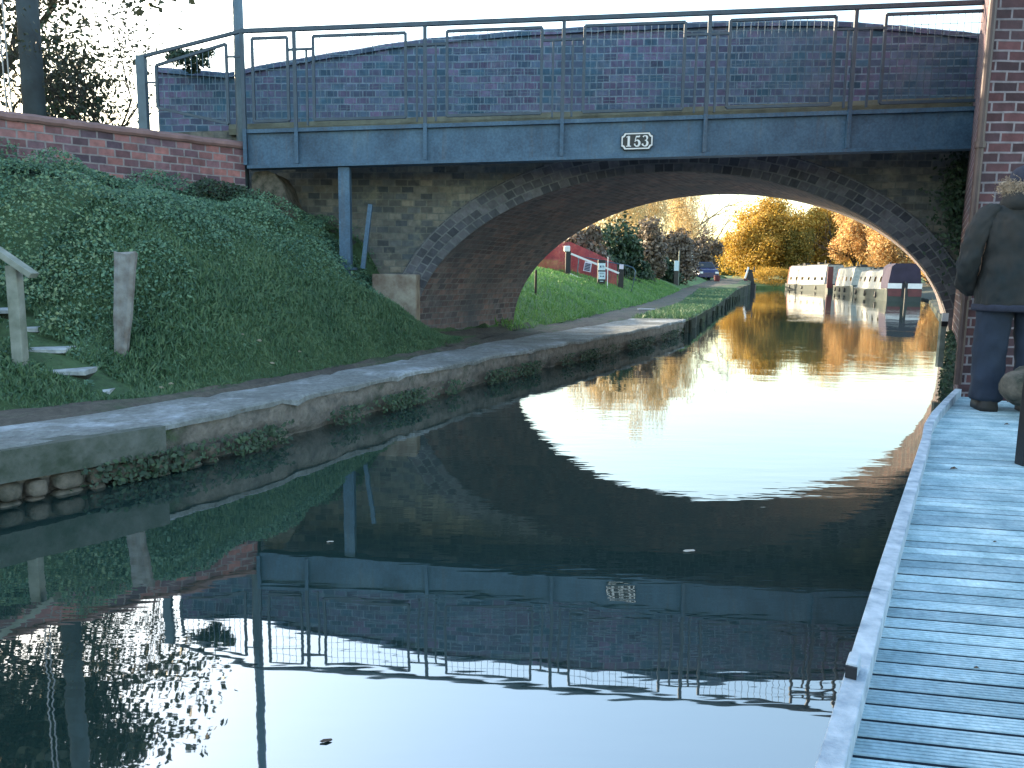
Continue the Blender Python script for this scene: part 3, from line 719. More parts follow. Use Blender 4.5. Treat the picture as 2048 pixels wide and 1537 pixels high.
# mooring block on the rail
p = pz(1703, 1352, .262); w = MB(); t, n = jfr(2.0)
mbk = empty('mooring_block', p, 'small dark ended timber block fixed on the jetty edge rail', 'block')
part(MB().bar(p+Vector((0, 0, .017))-t*.012, p+Vector((0, 0, .017))+t*.055, .026, .034), 'block', 'frost', mbk, bevel=.005)
part(MB().bar(p+Vector((0, 0, .015))-t*.018, p+Vector((0, 0, .015))-t*.012, .024, .028), 'end_face', 'black', mbk)
# black post at the right edge of the jetty
p = pz(2047, 934, DZ); o = MB().box(p.x-.005, p.x+.07, p.y, p.y+.07, DZ, 1.2).build('jetty_post', M['black'], bevel=.004)
tag(o, 'black square post on the right side of the jetty', 'post')
# fallen leaves on the deck
for i, (x, y, s, lb) in enumerate(((1908, 939, .022, 'curled dark leaf lying across the jetty boards past the black post'), (2014, 850, .02, 'small upright dark leaf on the jetty near the standing person'), (1990, 1085, .009, 'tiny dark leaf scrap on the jetty boards in the middle'), (1953, 1337, .008, 'tiny dark scrap on the nearest jetty boards'))):
    p = pz(x, y, DZ+.004); w = MB()
    for k in range(5):
        a0 = -1+k*.4; h = lambda a: s*(.55*(1-a*a)+.1*math.sin(a*9)); 
        w.face([p+Vector((a0*s, -.3*s*(1-abs(a0)), h(a0)*.3)), p+Vector(((a0+.4)*s, -.3*s*(1-abs(a0+.4)), h(a0+.4)*.3)), p+Vector(((a0+.4)*s, .4*s*(1-abs(a0+.4)), h(a0+.4))), p+Vector((a0*s, .4*s*(1-abs(a0)), h(a0)))])
    tag(w.build('fallen_leaf', M['deadleaf']), lb, 'leaf', 'fallen leaves on the jetty')
for x, y, s, mt, lb in ((1378, 1102, .022, 'paleleaf', 'pale curled leaf floating on the dark water below the bridge arch reflection'), (652, 1482, .012, 'deadleaf', 'grey leaf floating low on the sky reflection'), (1240, 972, .012, 'paleleaf', 'pale speck of leaf floating at the rim of the bright arch reflection'), (660, 1084, .012, 'paleleaf', 'pale leaf floating on the green bank reflection')):
    p = pz(x, y, .003); w = MB(); n = 9
    w.face([p+Vector((s*math.cos(2*math.pi*k/n)*1.3, s*math.sin(2*math.pi*k/n)*.6+.3*s*math.cos(2*math.pi*k/n), .002*(k % 2))) for k in range(n)])
    tag(w.build('floating_leaf', M[mt]), lb, 'leaf', 'leaves floating on the canal')

# boulder and shadowed footing at the right
def rock(name, c, r, mat, seed=1, squash=(1, 1, .8)):
    bm = bmesh.new(); bmesh.ops.create_icosphere(bm, subdivisions=4, radius=1)
    rs = np.random.default_rng(seed); K = rs.normal(size=(9, 3))*2.2; ph = rs.random(9)*6
    for v in bm.verts:
        q = sum(math.sin(v.co.dot(Vector(k))+p) for k, p in zip(K, ph))*.035
        v.co = Vector((v.co.x*squash[0], v.co.y*squash[1], v.co.z*squash[2]))*(1+q)*r
    me = bpy.data.meshes.new(name); bm.to_mesh(me); bm.free(); me.materials.append(M[mat]); me.polygons.foreach_set('use_smooth', [True]*len(me.polygons))
    o = bpy.data.objects.new(name, me); o.location = c; col.objects.link(o); return o
p = py(2062, 772, 5.35)
tag(rock('boulder', (p.x, p.y, p.z), .20, 'stone', 3, (1, 1, .72)), 'rounded pale boulder with moss beside the jetty at the right edge', 'boulder')

# white and black marker at the right abutment
p = py(1887, 640, 8.6); w = MB()
mk = empty('marker_post', (p.x, 8.6, 0), 'small white marker post with a black band at the right bridge foot', 'marker')
part(MB().box(p.x-.030, p.x+.030, 8.58, 8.63, .2, p.z+.07), 'post', 'timber', mk)
part(MB().box(p.x-.035, p.x+.035, 8.568, 8.578, p.z-.015, p.z+.075), 'white_band', 'white', mk)
part(MB().box(p.x-.035, p.x+.035, 8.568, 8.578, p.z-.07, p.z-.017), 'black_band', 'black', mk)

def bank_at(X, Y):
    d = 0
    for _ in range(12): y0 = Y-NB.y*d; d = (float(samp_y(PATH, np.array([y0]))[0][0])-X)/-NB.x*1.0
    d = max(0, d); return carve(X, Y, bankz(d, Y, X))
def bank_hit(x, y):
    d = ray(x, y); t = 1.0
    while t < 30:
        p = Vector((0, 0, CAM_H))+d*t
        if p.z <= bank_at(p.x, p.y): return p
        t += .01
    return p
# ------------------------------------------------------------------ steps and handrail at the left
st = empty('steps', pz(140, 780, .3), 'worn stone steps climbing the leafy bank at the far left', 'steps')
STEPS = []
for k, (x0, x1, y) in enumerate(((120, 232, 781), (60, 185, 741), (-30, 145, 697), (-70, 90, 655), (-110, 44, 618), (-150, 0, 585))):
    z = .33+.13*k; a = pz(x0, y, z); b = pz(x1-14, y, z); STEPS.append(((a+b)/2, z))
    d = (b-a); t = Vector((d.x, d.y, 0)).normalized(); n = Vector((-t.y, t.x, 0)); rows = []
    for q in np.linspace(0, 1, 9):
        p = a+d*q+n*random.uniform(-.012, .012)
        rows.append([p+Vector((0, 0, -.035)), p+Vector((0, 0, random.uniform(-.014, -.006))), p+n*.02, p+n*.26, p+n*.26+Vector((0, 0, -.035))])
    sp0 = part(MB().loft(rows), 'step', 'tread', st)
    rows = [[p+n*.02+Vector((0, 0, -.25)), p+n*.02+Vector((0, 0, -.034)), p+n*.18+Vector((0, 0, -.034)), p+n*.18+Vector((0, 0, -.25))] for p in (a, b)]
    o = MB().loft(rows).build('riser', M['darksoil']); o.parent = sp0
hr = empty('handrail', pz(45, 730, .52), 'grey timber handrail post beside the stone steps', 'handrail')
b = bank_hit(42, 732); Yh = b.y; tpp = py(30, 532, Yh)
w = MB(); w.bar((b.x, Yh, b.z-.2), (b.x, Yh, tpp.z), .075, .075, (0, 1, 0)); part(w, 'post', 'timber', hr, bevel=.006)
w = MB(); e = py(68, 552, Yh-.05); s_ = py(0, 505, Yh-.05); dd = (s_-e); w.bar(e, e+dd*3.5, .09, .04); part(w, 'rail', 'timber', hr, bevel=.004)
# old wooden post in the bank
b = bank_hit(243, 712); q = py(252, 505, b.y)
w = MB(); rows = []
for k, t_ in enumerate(np.linspace(-.25, 1, 9)):
    c = b.lerp(Vector((q.x, b.y, q.z)), t_); hw = (.040+.036*max(0, t_)**.6)*random.uniform(.93, 1.05)
    rows.append([c+Vector((x*hw, y_*.032, (random.uniform(-.02, .015) if k == 8 else 0))) for x, y_ in ((-1, -.8), (-.5, -1.05), (.1, -.9), (.7, -1.1), (1, -.6), (1.02, .6), (.4, 1), (-.6, 1), (-1.02, .5))])
w.loft(rows)
tag(w.build('wooden_post', M['stump'], bevel=.004), 'stubby weathered wooden post standing in the bank leaves', 'post')

# ------------------------------------------------------------------ leafy bank cover
def on_bank(n, y0, y1, d0, d1, power=1):
    y = rng.uniform(y0, y1, n); d = d0+(d1-d0)*rng.random(n)**power
    I = samp_y(PATH, y); X = I[:, 0]+NB.x*d; Y = I[:, 1]+NB.y*d
    z = np.array([carve(a, b, bankz(dd, yy, 0)) for a, b, dd, yy in zip(X, Y, d, y)]); return np.stack([X, Y, z], 1), d
def front_of_wall(P, m=.03):
    v = P[:, :2]-np.array([W1.x, W1.y]); return (v[:, 0]*wn.x+v[:, 1]*wn.y > m) & (P[:, 1] < 9.9-.075*P[:, 0]-.05)
P, d = on_bank(270000, 1.0, 10.4, .1, 6.0)
# clumps of different height
cl = rng.uniform([-7, 1], [0, 10.5], (240, 2)); ch = rng.uniform(.05, .30, 240)*rng.uniform(.4, 1.2, 240); cr = rng.uniform(.18, .5, 240)
def clump(P):
    h = np.zeros(len(P))
    for c, hh, r in zip(cl, ch, cr):
        q = ((P[:, 0]-c[0])**2+(P[:, 1]-c[1])**2)/r**2; h = np.maximum(h, hh*np.clip(1-q, 0, 1)**.5)
    return h
h = clump(P); env = np.clip((d-.3)/1.0, 0, 1)
top = (.035+h)*env; f = rng.random(len(P))**.35
P[:, 2] += top*f+.015
# keep the steps clear
k = front_of_wall(P) & (rng.random(len(P)) < np.clip((d-.25)/1.1, .06, 1))
def clear_steps(P, k):
    for c, z in STEPS: k &= ~((np.abs(P[:, 0]-c.x) < .24) & (P[:, 1] > c.y-.03) & (P[:, 1] < c.y+.22) & (P[:, 2] < z+.2))
    return k
k = clear_steps(P, k)
P = P[k]; d = d[k]; n = len(P)
N_ = rng.normal(size=(n, 3))*.65+np.array([.25, -.55, .75]); S_ = rng.uniform(.006, .020, n)*rng.uniform(.7, 1.3, n)
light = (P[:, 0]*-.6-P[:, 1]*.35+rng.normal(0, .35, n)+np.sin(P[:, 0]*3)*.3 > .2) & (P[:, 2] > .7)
_q = []
for c, z in STEPS:
    m0 = 250; _q.append(np.stack([c.x+rng.uniform(-.34, .24, m0), c.y+rng.uniform(-.07, .0, m0), z-.06-rng.random(m0)*.22], 1))
_q = np.concatenate(_q); P = np.concatenate([P, _q]); N_ = np.concatenate([N_, rng.normal(size=_q.shape)*.5+np.array([.2, -.8, .4])]); S_ = np.concatenate([S_, rng.uniform(.009, .022, len(_q))]); light = np.concatenate([light, np.zeros(len(_q), bool)])
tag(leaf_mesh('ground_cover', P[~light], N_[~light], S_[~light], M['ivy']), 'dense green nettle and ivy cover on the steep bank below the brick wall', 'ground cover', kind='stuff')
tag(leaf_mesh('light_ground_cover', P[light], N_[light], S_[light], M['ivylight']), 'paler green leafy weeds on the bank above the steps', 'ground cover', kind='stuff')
n = 16000; s_ = rng.uniform(0, 5.5, n); o_ = np.abs(rng.normal(0, .14, n))+.03
P = np.stack([W1.x-wd.x*s_+wn.x*o_, W1.y-wd.y*s_+wn.y*o_, np.zeros(n)], 1)
zb = np.array([bank_at(a, b) for a, b in zip(P[:, 0], P[:, 1])]); P[:, 2] = zb+rng.random(n)*(.06+.2*np.clip(np.sin(s_*2.3+1)+.6*np.sin(s_*5.1), 0, 1))
tag(leaf_mesh('wall_foot_weeds', P, rng.normal(size=(n, 3))*.6+np.array([.3, -.8, .5]), rng.uniform(.008, .024, n), M['darkgreen']), 'dark green weeds growing along the foot of the red brick wall', 'weeds', kind='stuff')
P, d = on_bank(230000, 1.0, 11.4, -.28, 1.9, 1.25); k = front_of_wall(P)
k = clear_steps(P, k)
k &= rng.random(len(P)) < np.clip(.22+(d+.28)**2*5, 0, 1)
P = P[k]; n = len(P); S_ = rng.uniform(.014, .042, n)*np.clip(.7+d[k], .5, 1.15); U = rng.normal(size=(n, 3))*.45+np.array([0, 0, 1]); P[:, 2] += S_*.8
tag(leaf_mesh('grass', P, rng.normal(size=(n, 3))+np.array([.2, -1, .2]), S_, M['blade'], aspect=.14, U=U), 'short damp grass along the foot of the bank and towpath', 'grass', kind='stuff')
# grass beyond the bridge
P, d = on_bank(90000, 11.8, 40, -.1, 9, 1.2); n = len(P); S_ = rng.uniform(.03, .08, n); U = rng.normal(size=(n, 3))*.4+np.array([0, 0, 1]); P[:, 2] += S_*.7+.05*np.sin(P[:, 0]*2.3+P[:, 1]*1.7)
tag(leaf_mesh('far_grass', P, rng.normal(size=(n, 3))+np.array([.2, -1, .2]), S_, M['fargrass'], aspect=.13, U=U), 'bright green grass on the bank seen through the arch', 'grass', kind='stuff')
for x, y, sz, lb in ((520, 690, .02, 'white paper scrap caught in the grass near the middle of the bank foot'), (487, 678, .012, 'thin white scrap upright in the bank grass'), (600, 712, .018, 'pale crumpled scrap in the grass just above the towpath'), (545, 735, .02, 'pale leaf lying in the grass near the towpath edge'), (345, 778, .02, 'pale stone chip on the dirt beside the towpath'), (325, 785, .022, 'buff stone chip at the foot of the steps')):
    p = bank_hit(x, y); w = MB(); p = p+Vector((0, -.02, .04)); c0_ = [p+Vector((sz*math.cos(a)*random.uniform(.5, 1.2), -.2*sz*math.sin(a), sz*.5*math.sin(a)*random.uniform(.5, 1.2))) for a in np.linspace(0, 5.5, 6)]
    w.loft([c0_, [q+Vector((.002, .008, -.004)) for q in c0_]]); tag(w.build('scrap', M['paleleaf']), lb, 'scrap', 'pale scraps on the bank')
y = rng.uniform(16, 42, 16000); a_ = samp_y(EDGE, y); b_ = samp_y(COPI, y); t_ = rng.random(len(y))[:, None]; q_ = a_*(1-t_)+b_*t_; n = len(y)
P = np.concatenate([q_, np.array([[pathz(v)-.03] for v in y])], 1); S_ = rng.uniform(.03, .09, n); P[:, 2] += S_*.6
tag(leaf_mesh('verge_grass', P, rng.normal(size=(n, 3))+np.array([.2, -1, .2]), S_, M['blade'], aspect=.14, U=rng.normal(size=(n, 3))*.45+np.array([0, 0, 1])), 'rough grass on the strip between the far towpath and the water', 'grass', kind='stuff')
# weeds hanging on the canal wall
y = rng.uniform(2.6, 15.5, 12000); keep = (np.sin(y*3.1)+np.sin(y*7.7+1)+rng.normal(0, .7, len(y))) > .3; y = y[keep]; E_ = samp_y(EDGE, y); n = len(y)
P = np.stack([E_[:, 0]+.02+rng.uniform(0, .05, n), E_[:, 1]-.02, rng.uniform(.01, .15, n)], 1)
tag(leaf_mesh('wall_weeds', P, rng.normal(size=(n, 3))*.5+np.array([.8, -.6, .3]), rng.uniform(.008, .022, n), M['darkgreen']), 'dark straggling weeds along the foot of the canal wall', 'weeds', kind='stuff')
n = 9000; t_ = rng.random(n); P = np.stack([4.2+t_*.95+rng.uniform(.0, .28, n), 7.35+t_*1.9+rng.uniform(-.1, .1, n), rng.random(n)**1.5*.55+.02], 1)
tag(leaf_mesh('mossy_weeds', P, rng.normal(size=(n, 3))*.6+np.array([-.5, -.6, .4]), rng.uniform(.012, .03, n), M['darkgreen']), 'dark mossy weeds at the foot of the right abutment behind the jetty', 'weeds', kind='stuff')
n = 2600; P = np.array([5.3, 9.3, 2.1])+rng.normal(size=(n, 3))*np.array([.16, .06, .32])
tag(leaf_mesh('ivy', P, rng.normal(size=(n, 3))*.5+np.array([-.3, -1, .2]), rng.uniform(.015, .035, n), M['darkgreen']), 'ivy patch hanging on the brickwork beside the drainpipe', 'ivy', kind='stuff')

# ------------------------------------------------------------------ plants and trees
def branchy(mb, p, d, L, r, depth, tips, spread=.5, grav=.0, segs=3):
    pts = [p]; q = p.copy(); dd = d.copy()
    for i in range(segs):
        dd = (dd+Vector((random.gauss(0, .13), random.gauss(0, .13), random.gauss(0, .1)+grav))).normalized(); q = q+dd*L/segs; pts.append(q.copy())
    mb.tube(pts, [r*(1-.45*i/segs) for i in range(segs+1)], 5 if r > .02 else 3, cap=False)
    if depth <= 0 or r < .002:
        tips.append((pts[-1], dd)); tips.append((pts[-2], dd)); return
    for k in range(random.choice((2, 3, 3))):
        a = Vector((random.gauss(0, 1), random.gauss(0, 1), random.gauss(0, .7))); a = (a-dd*a.dot(dd)).normalized()
        branchy(mb, random.choice(pts[1:]), (dd+a*random.uniform(spread*.6, spread*1.5)).normalized(), L*random.uniform(.6, .85), r*.55, depth-1, tips, spread, grav, segs)
def twigtree(name, base, h, lean, label, cat, leafmat_, nleaf=6, lsize=.03, depth=5, r0=.09, spread=.55, bark='bark', sp=.1, stems=1):
    root = empty(name, base, label, cat); mb = MB(); tips = []
    for s in range(stems):
        d = (Vector(lean)+Vector((random.gauss(0, .25), random.gauss(0, .25), 0))*(stems > 1)).normalized()
        branchy(mb, Vector(base), d, h*.36, r0, depth, tips, spread, .02, 3)
    part(mb, 'trunk', bark, root)
    if tips and nleaf:
        T_ = np.array([t[0] for t in tips]); T_ = np.repeat(T_, nleaf, 0)+rng.normal(0, sp, (len(T_)*nleaf, 3))
        n = len(T_); o = leaf_mesh('foliage', T_, rng.normal(size=(n, 3)), rng.uniform(.5, 1.2, n)*lsize, M[leafmat_]); o.parent = root; o.matrix_parent_inverse = Matrix.Translation(-root.location)
    return root
random.seed(11)
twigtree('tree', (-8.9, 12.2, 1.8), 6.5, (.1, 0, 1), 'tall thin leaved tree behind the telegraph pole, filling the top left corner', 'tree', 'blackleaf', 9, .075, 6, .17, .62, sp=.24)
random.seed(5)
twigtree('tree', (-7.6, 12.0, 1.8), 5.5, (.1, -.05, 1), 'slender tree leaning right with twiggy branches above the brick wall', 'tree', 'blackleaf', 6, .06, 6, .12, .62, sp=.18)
random.seed(21)
twigtree('shrub', (-5.75, 10.9, 1.9), 2.9, (.1, 0, 1), 'bare twiggy shrub behind the brick wall beside the telegraph pole', 'shrub', 'blackleaf', 2, .028, 5, .03, .5, stems=7, sp=.06)
def bushobj(name, c, rad, n, size, mat, label, cat, group=None, trunk=True, hollow=.55, lumps=14, bark='bark', vert=None, seed=0):
    """crown of leaf faces gathered on uneven lumps, over a branching trunk"""
    rs = np.random.default_rng(seed+17); c = np.array(c, float); rad = np.array(rad, float)
    root = empty(name, (c[0], c[1], c[2]-rad[2]), label, cat, group)
    L_ = rs.normal(size=(lumps, 3)); L_ /= np.linalg.norm(L_, axis=1, keepdims=True); L_ *= rs.uniform(.25, .8, (lumps, 1)); lr = rs.uniform(.22, .48, lumps)
    k = rs.integers(0, lumps, n); q = rs.normal(size=(n, 3)); q /= np.linalg.norm(q, axis=1, keepdims=True); q *= (hollow+(1-hollow)*rs.random((n, 1)))
    P = L_[k]+q*lr[k][:, None]*rs.uniform(.75, 1.15, (n, 1)); P = P*rad*1.25+c; nr = q+rs.normal(size=(n, 3))*.6
    U = None if vert is None else rs.normal(size=(n, 3))*.25+np.array([0, 0, 1])
    o = leaf_mesh('crown', P, nr, rs.uniform(.6, 1.3, n)*size, M[mat], aspect=.6 if vert is None else vert, U=U)
    o.parent = root; o.matrix_parent_inverse = Matrix.Translation(-root.location)
    if trunk:
        mb = MB(); st0 = random.getstate(); random.seed(seed); tips = []
        for s in range(3):
            branchy(mb, Vector((c[0]+random.uniform(-.1, .1)*rad[0], c[1], c[2]-rad[2])), Vector((random.gauss(0, .35), random.gauss(0, .3), 1)).normalized(), rad[2]*.8, rad[2]*.035, 3, tips, .6)
        random.setstate(st0); part(mb, 'trunk', bark, root)
    return root
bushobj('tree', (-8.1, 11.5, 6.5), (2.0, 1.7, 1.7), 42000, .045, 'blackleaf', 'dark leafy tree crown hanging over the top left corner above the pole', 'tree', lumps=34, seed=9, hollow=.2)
bushobj('shrub', (-6.0, 11.0, 3.1), (.75, .6, 1.25), 2600, .035, 'darkgreen', 'ivy clad dark green shrub behind the brick wall by the thick pole', 'shrub', lumps=16, seed=3)
bushobj('shrub', (-3.95, 9.75, 3.66), (.36, .15, .18), 1700, .022, 'darkgreen', 'small ivy tuft growing over the left end of the bridge parapet', 'shrub', trunk=False, lumps=9, seed=4)

# hedge left of the far towpath
def at(x, y, Y): return py(x, y, Y)
hedges = [(1165, 500, 30, 62, 'brown'), (1225, 505, 34, 66, 'darkgreen'), (1290, 505, 40, 60, 'brown'), (1345, 508, 46, 60, 'brown'), (1388, 505, 70, 60, 'brown'), (1200, 540, 33, 40, 'darkgreen'), (1265, 548, 37, 40, 'darkgreen'), (1320, 545, 43, 38, 'darkgreen')]
hl = ['leafless brown hedge bush at the arch side behind the red netting', 'dark green bush behind the black sign pillar', 'brown twiggy bush between the gate and the notice post', 'brown twiggy bush behind the notice post', 'brown twiggy bush above the dark blue car', 'low dark green bush behind the gate rails', 'low dark green bush right of the wire gate panel', 'low dark green bush left of the notice post']
for i, (x, y, Y, hp, mt) in enumerate(hedges):
    c = at(x, y, Y); s = Y/FPX; r = hp*s*.8; c.z -= .15*r
    bushobj('hedge_bush', (c.x, c.y, c.z), (r*1.05, r*.9, r*1.15), 7000, .055+.0012*Y, mt, hl[i], 'bush', 'hedge bushes beside the far towpath', seed=i, lumps=22)
# straw coloured tall trees
for i, (x, y, Y, rx, rz) in enumerate(((1215, 430, 60, 75, 105), (1290, 415, 66, 70, 120), (1365, 435, 74, 48, 105))):
    c = at(x, y, Y); s = Y/FPX
    bushobj('tree', (c.x, c.y, c.z), (rx*s, 2.4, rz*s), 15000, .13, 'straw', ('pale golden tree left of centre above the hedge, nearest the arch side', 'tallest pale golden tree above the brown hedge', 'pale golden tree above the hedge beside the sky gap')[i], 'tree', 'pale golden trees behind the hedge', seed=20+i, lumps=26, vert=.22, bark='barkpale')
random.seed(31)
c = at(1412, 545, 88); twigtree('tree', (c.x, c.y, .8), 12, (0, 0, 1), 'bare tree against the sky in the gap left of the golden bush', 'tree', 'brown', 0, .05, 5, .12, .45, stems=3)
# big golden bush in the middle and its neighbours
def mid(x, y, Y, rx, rz, n, size, mat, label, seed, nm='tree', lumps=26, **k):
    c = at(x, y, Y); s = Y/FPX; return bushobj(nm, (c.x, c.y, c.z), (rx*s, rx*s*.8, rz*s), n, size, mat, label, 'tree' if nm == 'tree' else 'bush', seed=seed, lumps=lumps, **k)
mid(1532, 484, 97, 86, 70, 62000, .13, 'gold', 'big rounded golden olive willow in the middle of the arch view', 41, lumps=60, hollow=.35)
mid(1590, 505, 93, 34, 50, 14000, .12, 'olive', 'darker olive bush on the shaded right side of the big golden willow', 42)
mid(1655, 478, 96, 46, 68, 24000, .13, 'gold', 'bright yellow tree above the farthest right moored narrowboat', 43)
mid(1690, 470, 110, 60, 66, 26000, .15, 'straw', 'pale golden tree filling the gap behind the orange trees', 48)
mid(1765, 480, 100, 60, 62, 26000, .15, 'gold', 'yellow tree filling the gap behind the right orange tree', 49)
mid(1722, 478, 84, 60, 66, 26000, .13, 'orange', 'pale orange tree above the boats with the pinkest leaves', 44)
mid(1795, 492, 78, 60, 60, 22000, .12, 'orange', 'orange tree above the purple canopied boat at the arch rim', 45)
mid(1870, 520, 66, 55, 60, 9000, .12, 'orange', 'orange bush at the right foot of the arch view', 46)
mid(1530, 552, 90.5, 50, 18, 6000, .12, 'gold', 'golden reeds at the water edge under the willows', 47, nm='reed_bed', trunk=False, vert=.15)
for i in range(9):
    X = -60+i*16; 
    bushobj('tree', (X, 130+(i*37 % 20), 4.5), (9, 6, 4.6), 3500, .5, ('olive', 'brown', 'gold')[i % 3], 'distant '+('olive', 'brown', 'golden')[i % 3]+' tree on the skyline behind the canal, number %d from the left' % (i+1), 'tree', 'distant skyline trees', seed=60+i, trunk=False)

# ------------------------------------------------------------------ narrowboats
def narrowboat(label, A, B, W, mats, top=1.95, canopy=False, wins=6, red=True):
    """A stern left-side corner, B bow left-side corner; hull lies to the right of AB"""
    A, B = Vector((*A, 0)), Vector((*B, 0)); t = (B-A).normalized(); n = Vector((t.y, -t.x, 0)); L = (B-A).length
    root = empty('narrowboat', A, label, 'boat', 'narrowboats moored beyond the bridge')
    q = lambda s, u, z: A+t*s+n*u+Vector((0, 0, z))
    def sec(s, ins, z0, z1): return [q(s, ins, z0), q(s, ins-.03, z1), q(s, W-ins+.03, z1), q(s, W-ins, z0)]
    part(MB().loft([sec(0, .1, -.2, .72), sec(.4, .02, -.2, .66), sec(L*.5, 0, -.2, .58), sec(L-2.2, 0, -.2, .62), sec(L-.8, .55, -.2, .76), sec(L, W/2-.06, -.2, .95)]), 'hull', mats[0], root)
    part(MB().loft([sec(.02, .045, .64, .69), sec(L*.5, -.02, .53, .56), sec(L-2.2, -.02, .56, .60)]), 'rubbing_strake', mats[1], root)
    a0 = 2.6 if canopy else 1.2; b0 = L-2.8
    cs = lambda s: [q(s, .10, .56), q(s, .30, top-.35), q(s, .42, top-.25), q(s, W-.42, top-.25), q(s, W-.30, top-.35), q(s, W-.10, .56)]
    cab = part(MB().loft([cs(a0), cs(b0)]), 'cabin', mats[1], root)
    part(MB().loft([[q(s, .36, top-.248), q(s, .40, top-.19), q(s, W-.40, top-.19), q(s, W-.36, top-.248)] for s in (a0-.05, b0+.05)]), 'roof', 'hull', root)
    for k in range(wins):
        s = a0+.8+(b0-a0-1.6)*k/max(1, wins-1)
        m_ = MB(); f = lambda ds, z: q(s+ds, .10+.20*(z-.56)/(top-.91)-.012, z); m_.face([f(-.38, 1.0), f(.38, 1.0), f(.38, 1.38), f(-.38, 1.38)])
        wi = part(m_, 'window', 'tin', root)
        m_ = MB(); f2 = lambda ds, z: q(s+ds, .10+.20*(z-.56)/(top-.91)-.018, z); m_.face([f2(-.33, 1.04), f2(.33, 1.04), f2(.33, 1.34), f2(-.33, 1.34)]); o = m_.build('pane', M['glassdark']); o.parent = wi
    for k in range(7):
        m_ = MB(); s = random.uniform(a0+.4, b0-.6); u = random.uniform(.6, W-.8); h = random.uniform(.08, .28); m_.bar(q(s, u, top-.25+h/2), q(s+random.uniform(.3, 1.0), u, top-.25+h/2), random.uniform(.2, .5), h); part(m_, 'roof_box', 'hull', root)
    part(MB().tube([q(a0+2, .8, top-.25), q(a0+2, .8, top+.2)], .06, 8), 'chimney', 'hull', root)
    for k in range(3):
        s = 3+(L-7)*k/2; part(MB().tube([q(s, -.10, .12), q(s, -.10, .22), q(s, -.10, .48)], [.05, .08, .05], 8), 'fender', 'hull', root)
    if red:
        m_ = MB(); m_.loft([cs(b0-.02+.03), [p+t*.5 for p in cs(b0)]]); part(m_, 'bow_panel', 'boatred', root)
    if canopy:
        c_ = lambda s, g: [q(s, .08, .70), q(s, .18+g, top-.12), q(s, .38+g, top+.05), q(s, W-.38-g, top+.05), q(s, W-.18-g, top-.12), q(s, W-.08, .70)]
        part(MB().loft([c_(.05, .05), c_(1.2, 0), c_(a0-.02, 0)]), 'canopy', 'canvas', root)
        for u0, u1 in ((.08, .78), (W-.78, W-.08)):
            m_ = MB(); m_.face([q(-.03, u0, .70), q(-.03, u1, .70), q(-.03, u1, .98), q(-.03, u0, .98)]); part(m_, 'stern_board', 'white', root)
            m_ = MB(); m_.face([q(-.025, u0+.05, .28), q(-.025, u1, .28), q(-.02, u1, .68), q(-.02, u0, .68)]); part(m_, 'stern_panel', 'boatred', root)
        m_ = MB(); m_.tube([q(-.35, W/2, -.1), q(-.3, W/2, .7), q(-.1, W/2, 1.05), q(.3, W/2, 1.1)], .05, 8); part(m_, 'rudder', 'hull', root)
        m_ = MB(); m_.face([q(-.028, .8, .2), q(-.028, W-.8, .2), q(-.028, W-.8, 1.0), q(-.028, .8, 1.0)]); part(m_, 'stern_door', 'hull', root)
    return root
random.seed(2)
narrowboat('cream narrowboat with a purple canvas stern canopy, nearest of the moored boats', (20.25, 42.6), (25.1, 58.3), 1.85, ('boatgreen', 'boatpale'), 2.0, True, 5, False)
narrowboat('pale yellowish narrowboat with a red bow panel, between two other boats', (25.7, 59.5), (28.9, 71.5), 2.1, ('boatgreen', 'boatpale'), 2.35, False, 4, True)
narrowboat('white sided narrowboat, farthest right of the reeds', (29.0, 72.5), (29.9, 88), 2.1, ('boatgreen', 'boatpale'), 2.75, False, 6, True)
bpy.data.objects['narrowboat.002']
m_ = MB(); m_.bar((29.2, 72.4, .35), (29.2, 72.4, 2.3), .5, .08, (0, 1, 0)); part(m_, 'red_stern_panel', 'boatred', bpy.data.objects['narrowboat.002'])
# narrowboat end on at left bank
a = at(1478, 578, 62); 
nb = narrowboat('dark narrowboat moored end on by the left bank with a red and white bow', (a.x+.3, 62), (a.x+3.3, 72), 1.0, ('hull', 'hull'), 1.9, False, 2, False)
part(MB().box(a.x+.32, a.x+.62, 61.9, 61.98, .55, 1.1), 'red_panel', 'boatred', nb)
part(MB().bar((a.x+.38, 61.85, 1.12), (a.x+.62, 61.85, 2.0), .12, .05, (0, 1, 0)), 'white_stripe', 'white', nb)
part(MB().box(a.x+.32, a.x+.44, 61.88, 61.97, .05, .5), 'white_post', 'white', nb)

# ------------------------------------------------------------------ far towpath furniture
def vpost(name, x, y0, y1, Y, w_, mat, label, cat='post', group=None, zb=None):
    a = at(x, y0, Y); b = at(x, y1, Y); a.z = a.z if zb is None else zb
    return tag(MB().box(a.x-w_/2, a.x+w_/2, Y-w_/2, Y+w_/2, a.z-.15, b.z).build(name, M[mat], bevel=.01), label, cat, group)
vpost('thin_post', 1071, 604, 540, 16.5, .05, 'black', 'thin dark post alone on the grass just past the arch')
gt = empty('gate_fence', at(1190, 600, 27), 'sloping fence with two white rails between black posts beside the towpath', 'fence')
def gp(x, y, dy=0): return at(x, y, 27+dy)
for x, y0, y1 in ((1135, 566, 502), (1240, 604, 540)):
    a = gp(x, y0); b = gp(x, y1); part(MB().box(a.x-.09, a.x+.09, 26.9, 27.1, a.z-.2, b.z), 'post', 'black', gt, bevel=.01)
for (x0, y0), (x1, y1) in (((1142, 508), (1238, 547)), ((1140, 549), (1240, 585))):
    a, b = gp(x0, y0, -.12), gp(x1, y1, -.12); part(MB().bar(a, b, .05, .065), 'rail', 'white', gt)
